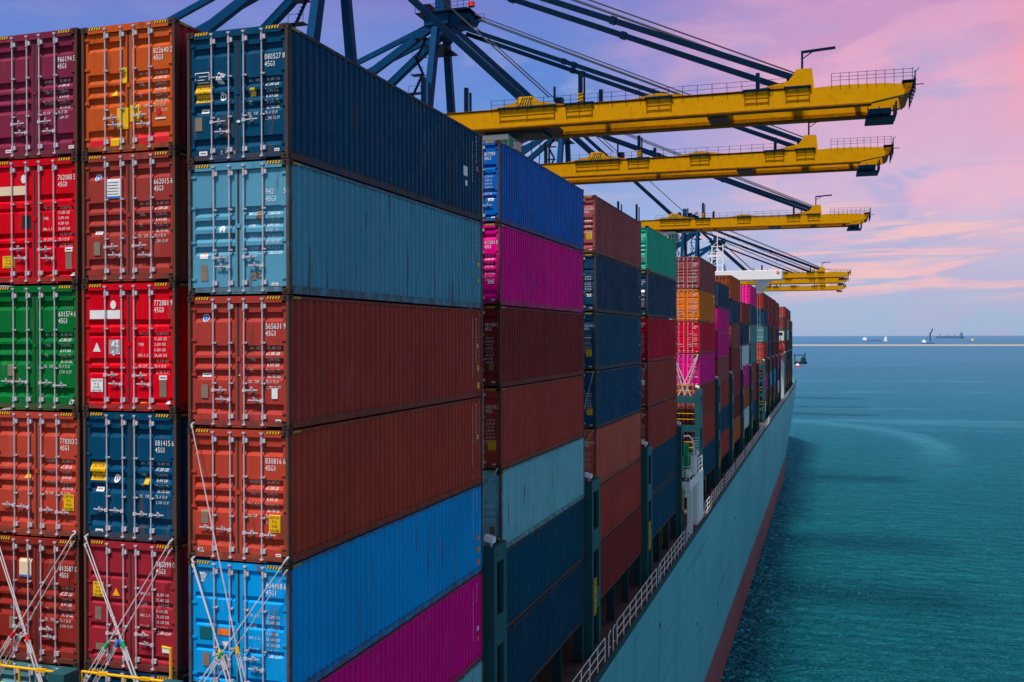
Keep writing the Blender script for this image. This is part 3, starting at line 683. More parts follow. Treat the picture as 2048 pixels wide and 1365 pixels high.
def hull_mat(name, col, dk, waterline):
    m = bpy.data.materials.new(name); m.use_nodes = True; n = NT(m.node_tree); b = n.n['Principled BSDF']
    tc = n.new('ShaderNodeTexCoord'); v = tc.outputs['Object']
    s = n.new('ShaderNodeVectorMath', operation='MULTIPLY'); n.link(v, s.inputs[0]); s.inputs[1].default_value = (.5, .5, .05)
    st = n.noise(s.outputs[0], 1.0, 5, .6)
    c = n.mix(n.smooth(st, .46, .72, 0, .45), col, dk)
    s5 = n.new('ShaderNodeVectorMath', operation='MULTIPLY'); n.link(v, s5.inputs[0]); s5.inputs[1].default_value = (1.0, 1.3, .11)
    c = n.mix(n.smooth(n.noise(s5.outputs[0], 1.0, 3, .5), .64, .70, 0, .38), c, (.16, .10, .07, 1))
    big = n.noise(v, .045, 3, .5); c = n.mix(n.smooth(big, .4, .65, 0, .22), c, dk)
    s2 = n.new('ShaderNodeVectorMath', operation='MULTIPLY'); n.link(v, s2.inputs[0]); s2.inputs[1].default_value = (1, .03, .9)
    sc_ = n.noise(s2.outputs[0], 1.0, 4, .7); c = n.mix(n.smooth(sc_, .60, .68, 0, .55), c, dk)
    b.inputs['Specular IOR Level'].default_value = .15
    br = n.new('ShaderNodeTexBrick'); br.inputs['Scale'].default_value = 1.0
    sx = n.new('ShaderNodeSeparateXYZ'); n.link(v, sx.inputs[0]); cm = n.comb(sx.outputs[1], sx.outputs[2], 0.0); n.link(cm, br.inputs['Vector'])
    br.inputs['Brick Width'].default_value = 12.0; br.inputs['Row Height'].default_value = 2.6; br.inputs['Mortar Size'].default_value = .05
    br.inputs['Color1'].default_value = (1, 1, 1, 1); br.inputs['Color2'].default_value = (.90, .92, .93, 1); br.inputs['Mortar'].default_value = (.66, .70, .72, 1)
    c = n.mix(.8, c, n.mix(1.0, c, br.outputs[0], 'MULTIPLY'))
    n.link(c, b.inputs['Base Color']); b.inputs['Roughness'].default_value = .42
    bp = n.new('ShaderNodeBump'); bp.inputs['Strength'].default_value = .25; bp.inputs['Distance'].default_value = .1
    n.link(n.noise(v, .35, 3, .5), bp.inputs['Height']); n.link(bp.outputs[0], b.inputs['Normal'])
    return m
M['hull'] = hull_mat('hull_teal_paint', lin(104, 184, 200), lin(64, 134, 150), 3.7)
M['boot'] = hull_mat('hull_red_antifouling', lin(164, 82, 88), lin(110, 58, 64), 3.7)
hull_part('hull', [4.7, 7, 10, 13, 15.5, 17.5, 18.85], M['hull'])
hull_part('boot_topping', [-4, -2, 0, 1.5, 3.2, 4.7], M['boot'])
hull_part('sheer_strake', [18.85, 19.25], M['tealdk'])  # dark strip paints the shade along the gunwale into the hull edge
b = MB()
for i in range(len(ys)-1):
    a, c = hull_x(ys[i], 19.2), hull_x(ys[i+1], 19.2)
    b.quad((2*XC-a, ys[i], 19.2), (a-.01, ys[i], 19.2), (c-.01, ys[i+1], 19.2), (2*XC-c, ys[i+1], 19.2))
sp_obj('deck', b, M['deck'])
# hull details: mooring scuppers and forecastle bulwark
b = MB()
for y, z in ((60, 11.5), (76, 9.0), (41, 16.6), (92, 14.2), (130, 13.5)): b.box(hull_x(y, z)-.01, hull_x(y, z)+.02, y, y+.35, z, z+.28)
sp_obj('scupper', b, M['dark'])
b = MB()
yy = [y for y in ys if y >= 300]
for s in (1, -1):
    for i in range(len(yy)-1):
        P = lambda y, z: (XC + s*(hull_x(y, 19.2)-XC) + (0.25 if z > 20 else 0)*s, y, z)
        b.quad(P(yy[i], 19.2), P(yy[i+1], 19.2), P(yy[i+1], 20.6), P(yy[i], 20.6))
sp_obj('bulwark', b, M['hull'])
# coaming, hatch covers and pedestals under the stacks
b = MB(); c = MB(); d = MB(); y_all = [(0, 12.2)] + [(x[1], x[1]+12.2) for x in bays]
for (y0, y1) in y_all:
    w0 = -38.5 if y0 < 240 else -36+ (y0-240)*.12
    b.box(w0, -2.7, y0-.3, y1+.3, 19.2, 20.7); c.box(w0-.2, -2.55, y0-.2, y1+.2, 20.7, 21.05)
    for (py, pw) in ((y0+.1, .35), (y1-.45, .35), (y0+4.2, .12), (y0+8.0, .12)):
        d = MB(); d.box(-.42, -.02, py, py+pw, 19.2, 21.02); d.box(-2.5, -2.1, py, py+pw, 19.2, 21.02); d.box(-2.15, -.37, py+.04, py+pw-.04, 20.72, 20.98); sp_obj('container_pedestal', d, M['tealdk'])
sp_obj('hatch_coaming', b, M['dark']); sp_obj('hatch_cover', c, M['tealdk'])
b = MB()
for (y0, y1) in y_all:
    for yv in (y0+3.0, y0+9.4):
        b = MB(); b.cyl((-.65, yv, 19.2), (-.65, yv, 21.0), .07, 8); b.cyl((-.65, yv, 20.8), (-2.6, yv, 20.8), .05, 6); sp_obj('vent_pipe', b, M['yel'])
b = MB()
for yv in (18.6, 47.5): b.box(-1.2, -.75, yv, yv+.35, 19.9, 20.7)
sp_obj('fire_hose_box', b, M['red'])

# white guard rail along the deck edge, in sections
def railing(y0, y1, parent=ship, loops=False):
    b = MB(); n = max(1, int(round((y1-y0)/1.55)))
    for i in range(n+1):
        y = y0+(y1-y0)*i/n; x = hull_x(y, 19.2)-.07
        b.cyl((x, y, 19.2), (x, y, 20.32), .026, 6)
    for z in (19.55, 19.93, 20.32): b.cyl((hull_x(y0, 19.2)-.07, y0, z), (hull_x(y1, 19.2)-.07, y1, z), .021, 6)
    return sp_obj('guard_rail', b, M['wh'])
y = -30.0
rr = random.Random(3)
segs = [(-30, -18), (-16, -3), (-1, 12.2), (14, 26.2), (28.9, 40.4), (41.9, 52.2), (54, 56.5), (64.6, 68.2)]
yq = 69.5
while yq < 300: 
    ln = rr.uniform(9, 12.6); segs.append((yq, yq+ln)); yq += ln+1.8
for s in segs: railing(*s)
b = MB()
for (yv, hh) in ((27.0, .62), (28.0, .62), (12.8, .6), (13.5, .6), (53.2, .6), (41.2, .6)):          # bent ends of the gates
    b.cyl((.93, yv, 19.2), (.93, yv, 20.2), .026, 6); b.cyl((.93, yv, 20.2), (.93, yv+.45, 20.32), .024, 6); b.cyl((.93, yv, 19.6), (.93, yv+.4, 19.55), .02, 6)
sp_obj('gate_hook', b, M['wh'])

# lashing bridges
def lashing_bridge(yc, wy, ztop, xin=-12.0, full=True, yrail=True):
    r = link('lashing_bridge', None, ship, (21.5-21.5, yc-120, 0)); r.location = (0+21.5, yc-120, 0)
    def o(name, mb, m): return obj(name, mb, m, r)
    h0 = 19.2; y0, y1 = -wy/2, wy/2
    xo = .28
    b = MB()                                                # outer side panel with its man-holes, built as a frame round the openings
    x0, x1 = xo-.16, xo
    b.box(x0, x1, y0, y0+.32, h0, ztop); b.box(x0, x1, y1-.36, y1, h0, ztop)
    zz = h0; lv = [(h0, h0+.2)]
    z = h0
    opens = []
    z = ztop-.55
    while z > h0+1.0:
        lo = max(h0+.35, z-1.75); opens.append((lo, z)); z = lo-1.0
    prev = ztop
    for lo, hi in opens:
        b.box(x0, x1, y0+.32, y1-.36, hi, prev); prev = lo
    b.box(x0, x1, y0+.32, y1-.36, h0, prev)
    b.box(x0-.26, x0, y0, y0+.12, h0, ztop); b.box(x0-.26, x0, y1-.12, y1, h0, ztop)
    o('side_panel', b, M['teal'])
    b = MB(); 
    xs = [-2.62-2.55*k for k in range(int((-xin)/2.55))]
    for x in xs:
        b.box(x-.17, x+.17, y0+.02, y0+.34, h0, ztop); b.box(x-.17, x+.17, y1-.34, y1-.02, h0, ztop)
    o('post', b, M['tealdk'])
    b = MB()
    z = ztop-.62
    lev = []
    while z > h0+1: 
        b.box(xin, x0-.262, y0+.03, y0+.25, z-.55, z); b.box(xin, x0-.262, y1-.25, y1-.03, z-.55, z); lev.append(z); z -= 2.4
    o('cross_beam', b, M['teal'])
    b = MB()
    for z in lev: b.box(xin, x0-.27, y0+.26, y1-.26, z-.12, z-.04)
    o('walkway', b, M['dark'])
    if yrail:
        b = MB()
        for i, z in enumerate(lev):
            for zz in (z+.50, z+.98): b.cyl((xin, y0+.10, zz), (x0-.3, y0+.10, zz), .026, 6)
            for x in xs: b.cyl((x+.3, y0+.10, z), (x+.3, y0+.10, z+.98), .024, 6)
        b.bar((x0-.1, y1-.02, ztop-.02), (x0-.1, y1-.02, ztop+.05), .04)
        o('handrail', b, M['yel'])
    b = MB()                                                # small yellow ladder on the outer face
    for dy in (-.14, .14): b.bar((xo+.10, y0+.17+dy, 21.2), (xo+.10, y0+.17+dy, 22.9), .05)
    for k in range(4): b.bar((xo+.10, y0+.03, 21.4+k*.43), (xo+.10, y0+.31, 21.4+k*.43), .045)
    for z in (21.3, 22.8): b.bar((xo, y0+.17, z), (xo+.10, y0+.17, z), .04)
    if yc > 20: o('ladder', b, M['yel'])
    b = MB(); b.bar((x0, y0+.2, ztop+.25), (x0, y0+.2, ztop), .05); b.prism([(x0-.22, ztop+.2), (x0+.1, ztop+.12), (x0+.1, ztop+.3), (x0-.2, ztop+.38)], y0+.05, y0+.36)
    o('floodlight', b, M['wh'])
    return r
for (yc, wy, zt) in ((13.08, 1.35, 27.15), (27.35, 1.75, 27.35), (42.0, 1.7, 27.35), (56.3, 1.4, 27.35), (67.6, 2.0, 29.5), (82.5, 1.7, 29.7), (97.1, 1.7, 29.7), (111.9, 1.7, 29.7), (126.5, 1.7, 29.7), (141.2, 1.7, 29.7), (157.1, 1.7, 29.7), (171.6, 1.6, 29.7), (186.0, 1.6, 29.7), (200.4, 1.6, 29.7), (214.8, 1.7, 29.7), (241.8, 1.7, 29.7), (256.5, 1.6, 29.7), (271, 1.6, 29.7), (285.4, 1.6, 29.7)):
    lashing_bridge(yc, wy, zt)

# near lashing bridge in front of the camera's end
r = link('lashing_bridge', None, ship, (21.5, -1.3-120, 0))
b = MB()
for x in (-7.15, -4.58, -2.02): b.box(x-.2, x+.2, -.2, .25, 19.2, 27.06)
obj('post', b, M['teal'], r)
b = MB(); b.box(-12, .2, -.55, .30, 25.72, 25.86); b.box(-12, .2, -.6, -.55, 25.5, 25.9); b.box(-12, .2, .30, .35, 25.5, 25.9)
obj('walkway', b, M['tealdk'], r)
b = MB()
for x0, x1, zt in ((-12, -4.80, 26.90), (-4.36, -2.24, 26.98), (-1.80, .15, 26.92)):
    for z in (zt, zt-.38, zt-.75): b.cyl((x0, .30, z), (x1, .30, z), .028, 8)
    n = int((x1-x0)/.62)+1
    for i in range(n+1): 
        x = x0+(x1-x0)*i/n; b.box(x-.11, x+.11, .27, .33, zt-.03, zt+.035) if i % 2 else b.cyl((x, .30, 25.86), (x, .30, zt), .024, 8)
b.cyl((-2.16, .30, 25.9), (-2.16, .30, 27.68), .03, 8); b.cyl((-2.16, .30, 27.66), (-2.36, .30, 27.68), .028, 8)
obj('handrail', b, M['yel'], r)

# white platform house in the gap behind the fourth stack
r = link('side_platform', None, ship, (21.5, -120, 0)); b = MB()
b.box(-2.4, .85, 56.15, 64.2, 22.55, 23.22)
for y in (57.2, 60.6, 63.9): b.box(.45, .85, y, y+.34, 19.2, 22.55)
b.box(-2.4, -2.1, 57.0, 64.2, 19.2, 22.55); b.box(-.2, .1, 57.0, 57.3, 19.2, 22.55)
b.box(.62, .84, 61.6, 63.9, 19.2, 22.55)
bevel(obj('frame', b, M['wh'], r), .04)
b = MB(); b.box(-2.3, .75, 56.3, 64.1, 23.223, 23.25); obj('platform_deck', b, M['dark'], r)
b = MB()
for y in (56.3, 58.2, 60.1, 62.0, 64.0): b.cyl((.78, y, 23.2), (.78, y, 24.3), .03, 6)
for z in (23.6, 23.95, 24.3): b.cyl((.78, 56.3, z), (.78, 64.0, z), .025, 6); b.cyl((-2.2, 56.3, z), (.78, 56.3, z), .025, 6)
for x in (-1.2, -.2): b.cyl((x, 56.3, 23.2), (x, 56.3, 24.3), .025, 6)
obj('handrail', b, M['wh'], r)
b = MB(); pts = [(.55, 60.6, 23.2), (.60, 60.6, 24.9), (.50, 60.6, 25.8), (.22, 60.5, 26.2), (-.15, 60.4, 26.2), (-.45, 60.3, 25.8)]
for a, c_ in zip(pts, pts[1:]): b.bar(a, c_, .13, .10)
for k in range(8):
    z = 24.5+k*.22; b.bar((.35, 60.3, z), (.95, 60.3, z+.05), .045)
obj('davit_mast', b, M['wh'], r)
b = MB(); b.box(-.75, .38, 58.6, 60.2, 23.6, 24.95); b.box(-.2, .2, 60.0, 60.4, 24.9, 25.6); bevel(obj('winch_housing', b, M['green'], r), .06)
b = MB(); b.box(.45, .75, 59.4, 60.0, 23.3, 24.7); b.box(-.2, .2, 61.5, 62.2, 23.3, 24.2); obj('control_cabinet', b, M['wh'], r)
def ellipsoid(name, c0, rx, ry, rz, m, parent, n=14, k=8):
    b = MB()
    for j in range(k):
        a0, a1 = -math.pi/2+math.pi*j/k, -math.pi/2+math.pi*(j+1)/k
        for i in range(n):
            t0, t1 = 2*math.pi*i/n, 2*math.pi*(i+1)/n
            P = lambda a, t: (c0[0]+rx*math.cos(a)*math.cos(t), c0[1]+ry*math.cos(a)*math.sin(t), c0[2]+rz*math.sin(a))
            b.quad(P(a0, t0), P(a0, t1), P(a1, t1), P(a1, t0))
    return smooth(obj(name, b, m, parent))
for (x, y, z, rr_, lab) in ((.42, 56.8, 23.72, .36, 'white inflatable raft canister lying at the near end of the white platform'), (.68, 60.9, 24.85, .20, 'white round canister standing high on the platform beside the davit mast')):
    t = thing('raft_canister', lab, 'life raft', (x, y, z-rr_), 'life raft canisters')
    ellipsoid('shell', (0, 0, rr_), rr_*1.25, rr_, rr_, M['wh'], t)
    bb = MB(); bb.cyl((-.04, 0, rr_), (.04, 0, rr_), rr_*1.02, 16); obj('strap', bb, M['dark'], t)
    bb = MB(); bb.cyl((0, 0, -1.4), (0, 0, .1), .09, 8); obj('cradle', bb, M['wh'], t)
# forward bridge with its wings
r = link('bridge_house', None, ship, (21.5, -120, 0))
b = MB(); b.prism([(-43, 47.25), (-.1, 47.25), (.15, 47.6), (.15, 49.45), (-43, 49.45)], 224, 230); bevel(obj('bridge_wing', b, M['wh'], r), .08)
b = MB(); b.box(-34, -15, 225, 238, 19.2, 47.25); bevel(obj('accommodation', b, M['wh'], r), .1)
b = MB()
for x0 in (-3.0,):
    b.prism([(-2.6, 47.25), (-5.6, 47.25), (-7.6, 41.0), (-8.2, 34), (-7.0, 34), (-5.6, 41.0), (-3.6, 45.8)], 225.5, 228.5)
b.prism([(-13.2, 47.25), (-16, 47.25), (-16, 43), (-15, 44.6)], 225.5, 228.5)
b.prism([(-7.6, 40), (-16, 40), (-16, 38.6), (-7.8, 38.6)], 225.5, 228.5)
obj('wing_strut', b, M['wh'], r)
b = MB(); 
b.cyl((-.75, 223.9, 48.95), (-.75, 223.99, 48.95), .36, 16); b.mi = 1; b.cyl((-.75, 223.85, 48.95), (-.75, 223.895, 48.95), .17, 12)
obj('lifebuoy', b, [M['red'], M['wh']], r)
b = MB()
for x in range(-30, -16, 2): b.box(x, x+1.3, 223.93, 223.98, 48.2, 49.1)
obj('window', b, M['win'], r)
b = MB()
for x in (-16.2, -14.9, -13.6):
    b.cyl((x, 226, 49.4), (x, 226, 55.8), .12, 6)
for z in (51, 52.5, 54, 55.5): b.bar((-16.2, 226, z), (-13.6, 226, z), .16); b.bar((-16.2, 226, z), (-14.9, 226, z+1.2), .1)
b.cyl((-14.9, 226, 55), (-14.9, 226, 59), .1, 6); b.bar((-17.2, 226, 53.3), (-14, 226, 53.3), .2, .5)
obj('radar_mast', b, M['wh'], r)
# pillar, box and rescue boat at the ship side abreast of the bridge
r = link('boat_station', None, ship, (21.5, -120, 0)); b = MB()
b.box(-.5, .55, 224.4, 226.2, 19.2, 27.0); b.prism([(-.5, 27.0), (.55, 27.0), (.2, 28.2), (-.5, 28.2)], 224.4, 226.2); obj('pillar', b, M['wh'], r)
b = MB(); b.box(-1.1, .5, 224.2, 227, 32.9, 35.1); obj('cabin_box', b, M['wh'], r)
b = MB(); b.box(-.85, .25, 224.1, 224.18, 34.2, 34.8); obj('window', b, M['win'], r)
b = MB(); b.box(-1.3, -.9, 225, 226, 19.2, 33); obj('support', b, M['teal'], r)
t = thing('rescue_boat', 'orange red rescue boat hanging under the white box far forward on the ship side', 'boat', (-.1, 222.5, 29.6))
b = MB()
secs = [(-2.6, .15, 1.2), (-2.0, .75, .5), (-.8, .95, .15), (.8, .95, .15), (1.9, .7, .45), (2.5, .12, 1.1)]
rings = []
for (yy_, hw, zb) in secs: rings.append([(-hw, yy_, 1.7), (-hw*.85, yy_, (zb+1.7)/2-.2), (0, yy_, zb), (hw*.85, yy_, (zb+1.7)/2-.2), (hw, yy_, 1.7), (hw*.7, yy_, 2.6), (-hw*.7, yy_, 2.6)])
for a, c_ in zip(rings, rings[1:]):
    for i in range(7): j = (i+1) % 7; b.quad(a[i], c_[i], c_[j], a[j])
b.poly(rings[0]); b.poly(rings[-1])
smooth(obj('hull', b, M['red'], t))
b = MB(); b.cyl((0, -1.5, 2.5), (0, -1.2, 4.0), .05, 6); b.cyl((0, 1.5, 2.5), (0, 1.2, 4.0), .05, 6); obj('sling', b, M['rope'], t)

# ------------------------------------------------------------------ lashing rods
def lashing_rod(a, bt, label, col=None, th=.013):
    """a = hook at the container corner, bt = foot at the bridge"""
    a, bt = Vector(a), Vector(bt); t = thing('lashing_rod', label, 'lashing rod', tuple(bt), 'lashing rods crossed in front of the lower containers')
    d = (a-bt); ln = d.length; u = d/ln
    turn = min(1.35, ln*.38)
    b = MB(); b.cyl(tuple(u*(turn*.8)), tuple(d), th, 8); b.cyl(tuple(d-u*.08), tuple(d+u*.02), th*1.8, 8); b.bar(tuple(d), tuple(d+Vector((0, .10, .03))), .035)
    for k in range(3): b.cyl(tuple(u*(turn+.25+k*.22)), tuple(u*(turn+.29+k*.22)), th*1.7, 8)
    obj('rod', b, M['lash'], t)
    b = MB(); side = u.cross(Vector((0, 1, 0))).normalized()
    for s in (-1, 1): b.cyl(tuple(side*s*.042), tuple(u*turn+side*s*.042), .013, 6)
    b.cyl((0, 0, 0), tuple(u*turn*.45), .017, 6)
    for k in (0, .5, 1.0): b.bar(tuple(u*turn*k-side*.055), tuple(u*turn*k+side*.055), .04)
    obj('turnbuckle', b, M['lash'], t)
    if col:
        b = MB(); b.cyl(tuple(u*(turn+.02)), tuple(u*(turn+.16)), .042, 8); obj('collar', b, M[col], t)
    return t
rods = [
 ((-2.28, -.10, 37.69-8.40), (-.62, -.85, 26.3), 'steel lashing rod leaning right across the azure door, front one of its pair', 'yel'),
 ((-2.30, -.06, 37.69-8.52), (-.72, -.70, 26.3), 'steel lashing rod leaning right across the azure door, rear one of its pair', None),
 ((-.02, -.10, 29.42), (-2.05, -.85, 26.3), 'steel lashing rod with green collar leaning left across the azure door', 'green'),
 ((-.06, -.06, 29.15), (-1.85, -.70, 26.3), 'thinner rear lashing rod leaning left across the azure door', None),
 ((-2.28, -.10, 32.15), (-.36, -.85, 26.3), 'longest lashing rod reaching up past the azure door to the orange rust container', 'yel'),
 ((-5.05, -.08, 29.60), (-2.88, -.85, 26.3), 'front lashing rod leaning right across the dark red door', 'green'),
 ((-5.08, -.06, 29.42), (-3.02, -.70, 26.3), 'rear lashing rod leaning right across the dark red door', 'bluem'),
 ((-2.84, -.08, 29.62), (-4.78, -.85, 26.2), 'front lashing rod leaning left across the dark red door', 'green'),
 ((-2.86, -.06, 29.42), (-4.58, -.70, 26.2), 'rear lashing rod leaning left across the dark red door', 'bluem'),
 ((-5.40, -.08, 29.60), (-7.28, -.85, 26.2), 'front lashing rod leaning left across the leftmost dark rust door', 'redm'),
 ((-5.42, -.06, 29.42), (-7.10, -.70, 26.2), 'rear lashing rod leaning left across the leftmost dark rust door', None),
 ((-7.70, -.08, 29.95), (-5.42, -.85, 26.2), 'front lashing rod leaning right across the leftmost dark rust door', 'redm'),
 ((-7.72, -.06, 29.70), (-5.58, -.70, 26.2), 'rear lashing rod leaning right across the leftmost dark rust door', None)]
for rd in rods: lashing_rod(*rd)
for (xa, za, xb, zb, Y, nm) in ((-.1, 29.5, -1.5, 27.2, 13.9, 'second'), (-.1, 32.3, -1.3, 27.2, 28.5, 'third'), (-.1, 29.5, -1.6, 27.2, 28.5, 'third'), (-.1, 32.3, -1.4, 27.2, 43.0, 'fourth')):
    lashing_rod((xa, Y-.06, za), (xb, Y-.45, zb), 'lashing rod %s in the gap before the %s stack' % ('from the %s corner' % ('upper' if za > 30 else 'lower'), nm), None)
for (xa, xb, lab) in ((-2.3, -.7, 'leaning right'), (-.15, -1.75, 'leaning left'), (-2.3, -1.2, 'steep and leaning right'), (-.15, -1.2, 'steep and leaning left')):
    lashing_rod((xa, 68.9, 32.4), (xb, 68.2, 28.9), 'lashing rod %s across the magenta door of the fifth stack' % lab, None, .035)

# ------------------------------------------------------------------ ship-to-shore cranes
QZ = 4.0
def crane(Y, label, first):
    t = thing('gantry_crane', label, 'crane', (-48, Y, QZ), 'ship to shore gantry cranes')
    return t
def wp(pts): return pts
def cr_parts(t, trolley_x=-24.0, cab=True, detail=True):
    O = Vector((-48, 0, QZ))
    def P(x, y, z): return tuple(Vector((x, y, z))-O)
    class CB(MB):
        def bx(s, x0, x1, y0, y1, z0, z1): a = P(x0, y0, z0); c = P(x1, y1, z1); s.box(a[0], c[0], a[1], c[1], a[2], c[2])
        def br(s, a, c, w_, h=None, n=4, w2=None): s.bar(P(*a), P(*c), w_, h, n, w2)
    # twin boom girders with tapering nose
    for sy in (-1, 1):
        b = CB(); y0, y1 = (-3.7, -2.7) if sy < 0 else (2.7, 3.7)
        prof = [(-110, 57.75), (14.6, 57.75), (17.9, 58.35), (18.1, 59.35), (16.0, 59.62), (13.0, 59.72), (11.0, 59.72), (8.8, 59.62), (-110, 59.78)]
        b.prism([(x+48, z-QZ) for x, z in prof], y0, y1)
        o = obj('boom_girder', b, M['cyel'], t)
        b = CB(); ya, yb = (-3.86, -2.6) if sy < 0 else (2.6, 3.86)
        b.bx(-110, 14.8, ya, yb, 57.60, 57.748); b.bx(-110, 8.4, ya+.04, yb-.04, 59.782, 59.83)
        obj('flange', b, M['cydk'], t)
        b = CB()                                            # lower flange with the trolley rail
        yy0, yy1 = (-2.68, -2.1) if sy < 0 else (2.1, 2.68)
        b.bx(-110, 14.6, yy0, yy1, 57.70, 57.95); b.bx(-110, 14.4, (yy0+yy1)/2-.06, (yy0+yy1)/2+.06, 57.951, 58.12)
        obj('trolley_rail', b, M['cydk'], t)
    b = CB()
    for x in (-30, -14, 0, 13.5): b.bx(x-.3, x+.3, -2.7, 2.7, 59.3, 59.6)
    obj('cross_tie', b, M['cyel'], t)
    # hatch ladders on the web, dark weathered panels
    for (xa, xb) in ((-25.0, -18.6), (-17.2, -14.3), (-8.2, -5.6), (2.2, 4.6), (6.4, 8.7)):
        b = CB(); b.bx(xa, xb, -3.745, -3.703, 58.35, 59.70)
        b.mi = 1
        for x in (xa, (xa+xb)/2, xb): b.bx(x-.05, x+.05, -3.80, -3.746, 58.35, 59.70)
        for z in (58.5, 59.0): b.bx(xa, xb, -3.79, -3.746, z-.03, z+.03)
        obj('web_panel', b, [M['cyel'], M['cydk']], t)
        b = CB(); b.bx(xa-.2, xb+.2, -4.0, -2.6, 59.72, 59.92); obj('maintenance_platform', b, M['cnavy'], t)
    # humps where stays are pinned
    for sy in (-1, 1):
        y0, y1 = (-3.5, -2.9) if sy < 0 else (2.9, 3.5)
        for pf_ in ([(-27, 59.8), (-23.2, 60.5), (-23, 61.0), (-21, 61.0), (-20.6, 60.5), (-16.8, 59.8)], [(-10.5, 59.8), (-7.4, 60.35), (-6.6, 60.35), (-3, 59.8)], [(2.6, 59.8), (6.6, 60.6), (7.2, 61.3), (7.4, 61.75), (9.0, 61.75), (9.2, 59.7)]):
            b = CB(); b.prism([(x+48, z-QZ) for x, z in pf_], y0, y1); obj('stay_bracket', b, M['cyel'], t)
    b = CB(); b.bx(-22.8, -21.2, -3.56, -3.52, 59.9, 61.1); b.mi = 1
    for k in range(5): b.br((-22.8+k*.32, -3.58, 59.95), (-22.3+k*.26, -3.58, 61.05), .12, .03)
    obj('hazard_block', b, [M['yel'], M['black']], t)
    b = CB(); b.bx(-16.0, -15.4, -3.5, -3.1, 59.92, 61.1); b.mi = 1
    for k in range(3): b.br((-15.98, -3.52, 60.05+k*.35), (-15.42, -3.52, 60.25+k*.35), .10, .03)
    obj('hazard_block', b, [M['yel'], M['black']], t)
    for (x, y, z0, z1, w_) in ((-15.7, -3.3, 61.0, 63.2, .42), (-15.35, -2.9, 60, 63.0, .18), (-13.4, -3.2, 59.9, 61.3, .4), (3.5, -3.3, 59.9, 61.7, .4), (-34.6, -3.2, 59.8, 64.4, .45), (-33.9, -3.0, 59.8, 63.7, .25), (-31.6, 3.2, 59.8, 64.4, .45), (-31.0, 3.0, 59.8, 63.7, .25), (-19.3, -1, 60.9, 62.6, .22), (-19.0, 0, 60.2, 61.5, .9), (4.9, 3.2, 59.8, 61.5, .3)):
        b = CB(); b.bx(x-w_/2, x+w_/2, y-w_/2, y+w_/2, z0, z1); obj('sheave_post', b, M['cnavy'], t)
    b = CB(); b.br((7.0, -3.2, 60.9), (7.0, 3.2, 60.9), 1.2, 1.0, 12); obj('anchor_sheave', b, M['cnavy'], t)
    b = CB(); b.br((8.0, -3.2, 61.75), (8.0, -3.2, 63.6), .22); b.br((7.9, -3.2, 63.55), (11.3, -3.2, 63.75), .20, .26); b.br((8.1, -3.2, 62.9), (9.0, -3.2, 63.5), .1)
    obj('service_davit', b, M['cnavy'], t)
    # hand rails
    for y in (-3.85, 3.85):
        b = CB(); x = -26.0
        while x < 6:
            if detail: b.br((x, y, 59.5), (x, y, 60.85), .055)
            x += 1.55
        for z in (60.3, 60.8): b.br((-26, y, z), (6.2, y, z), .035)
        for x in [10.9+i*.86 for i in range(10)]: b.br((x, y, 59.6), (x, y, 60.95), .055)
        for z in (60.2, 60.55, 60.92): b.br((10.9, y, z+.02), (18.8, y, z-.1), .035)
        obj('handrail', b, M['cnavy'], t)
    # tip cap and hanging maintenance stage
    b = CB(); b.prism([(x+48, z-QZ) for x, z in [(17.9, 59.4), (18.7, 59.45), (18.5, 58.7), (18.0, 58.3)]], -3.9, 3.9); obj('boom_tip', b, M['cydk'], t)
    b = CB(); b.bx(17.7, 19.0, -4.0, 4.0, 59.62, 59.72); b.br((18.9, -3.9, 58.6), (18.9, -3.9, 60.6), .12); b.br((18.9, 3.9, 58.6), (18.9, 3.9, 60.6), .12)
    for k in range(6): b.br((18.9, -3.9+k*1.56, 58.4), (18.9, -3.9+k*1.56, 60.4), .07)
    for z in (58.6, 59.1, 60.0): b.br((18.9, -3.9, z), (18.9, 3.9, z), .07)
    b.br((18.9, -3.9, 59.2), (19.7, -3.9, 59.2), .08); b.br((18.9, -3.9, 60.4), (19.3, -3.9, 60.9), .06)
    obj('tip_platform', b, M['cnavy'], t)
    b = CB(); b.bx(14.3, 17.2, -1.6, 2.4, 56.55, 56.75); b.bx(14.6, 16.8, -1.3, 2.2, 57.0, 57.6)
    for x in (14.5, 15.6, 17.0): b.br((x, -1.6, 56.6), (x, -1.6, 57.75), .1)
    b.bx(17.2, 17.35, -1.6, 2.4, 56.9, 58.2); obj('tip_stage', b, M['cnavy'], t)
    b = CB(); b.bx(-1.9, .2, -2.2, 1.4, 57.55, 58.1); obj('festoon_trolley', b, M['dark'], t)
    # forward boom stays: outer and inner pairs
    for sy in (-1, 1):
        b = CB(); b.br((-44.5, sy*2.4, 82.3), (7.3, sy*3.2, 60.9), .40, .60)
        for f in (.33, .36, .62): 
            a = Vector((-44.5, sy*2.4, 82.3)).lerp(Vector((7.3, sy*3.2, 60.9)), f); c2 = Vector((-44.5, sy*2.4, 82.3)).lerp(Vector((7.3, sy*3.2, 60.9)), f+.012); b.br(tuple(a), tuple(c2), .55, .82)
        obj('forestay', b, M['cnavy'], t)
        b = CB(); b.br((-45.0, sy*2.2, 82.0), (-22.6, sy*3.2, 60.9), .50, .72); obj('inner_stay', b, M['cnavy'], t)
        b = CB(); b.br((-46.5, sy*2.2, 83.5), (-107, sy*3.2, 60.5), .55, .75); obj('backstay', b, M['cblue'], t)
    b = CB()
    for (dy, z0, xe, ze) in ((-1.2, 84.6, 8, 61.6), (1.2, 84.6, 8, 61.6), (.2, 84.2, 7.5, 61.5), (-.8, 83.4, -20, 61.5)): b.cyl(P(-43, dy, z0), P(xe, dy, ze), .09, 5)
    obj('hoist_cable', b, M['rope'], t)
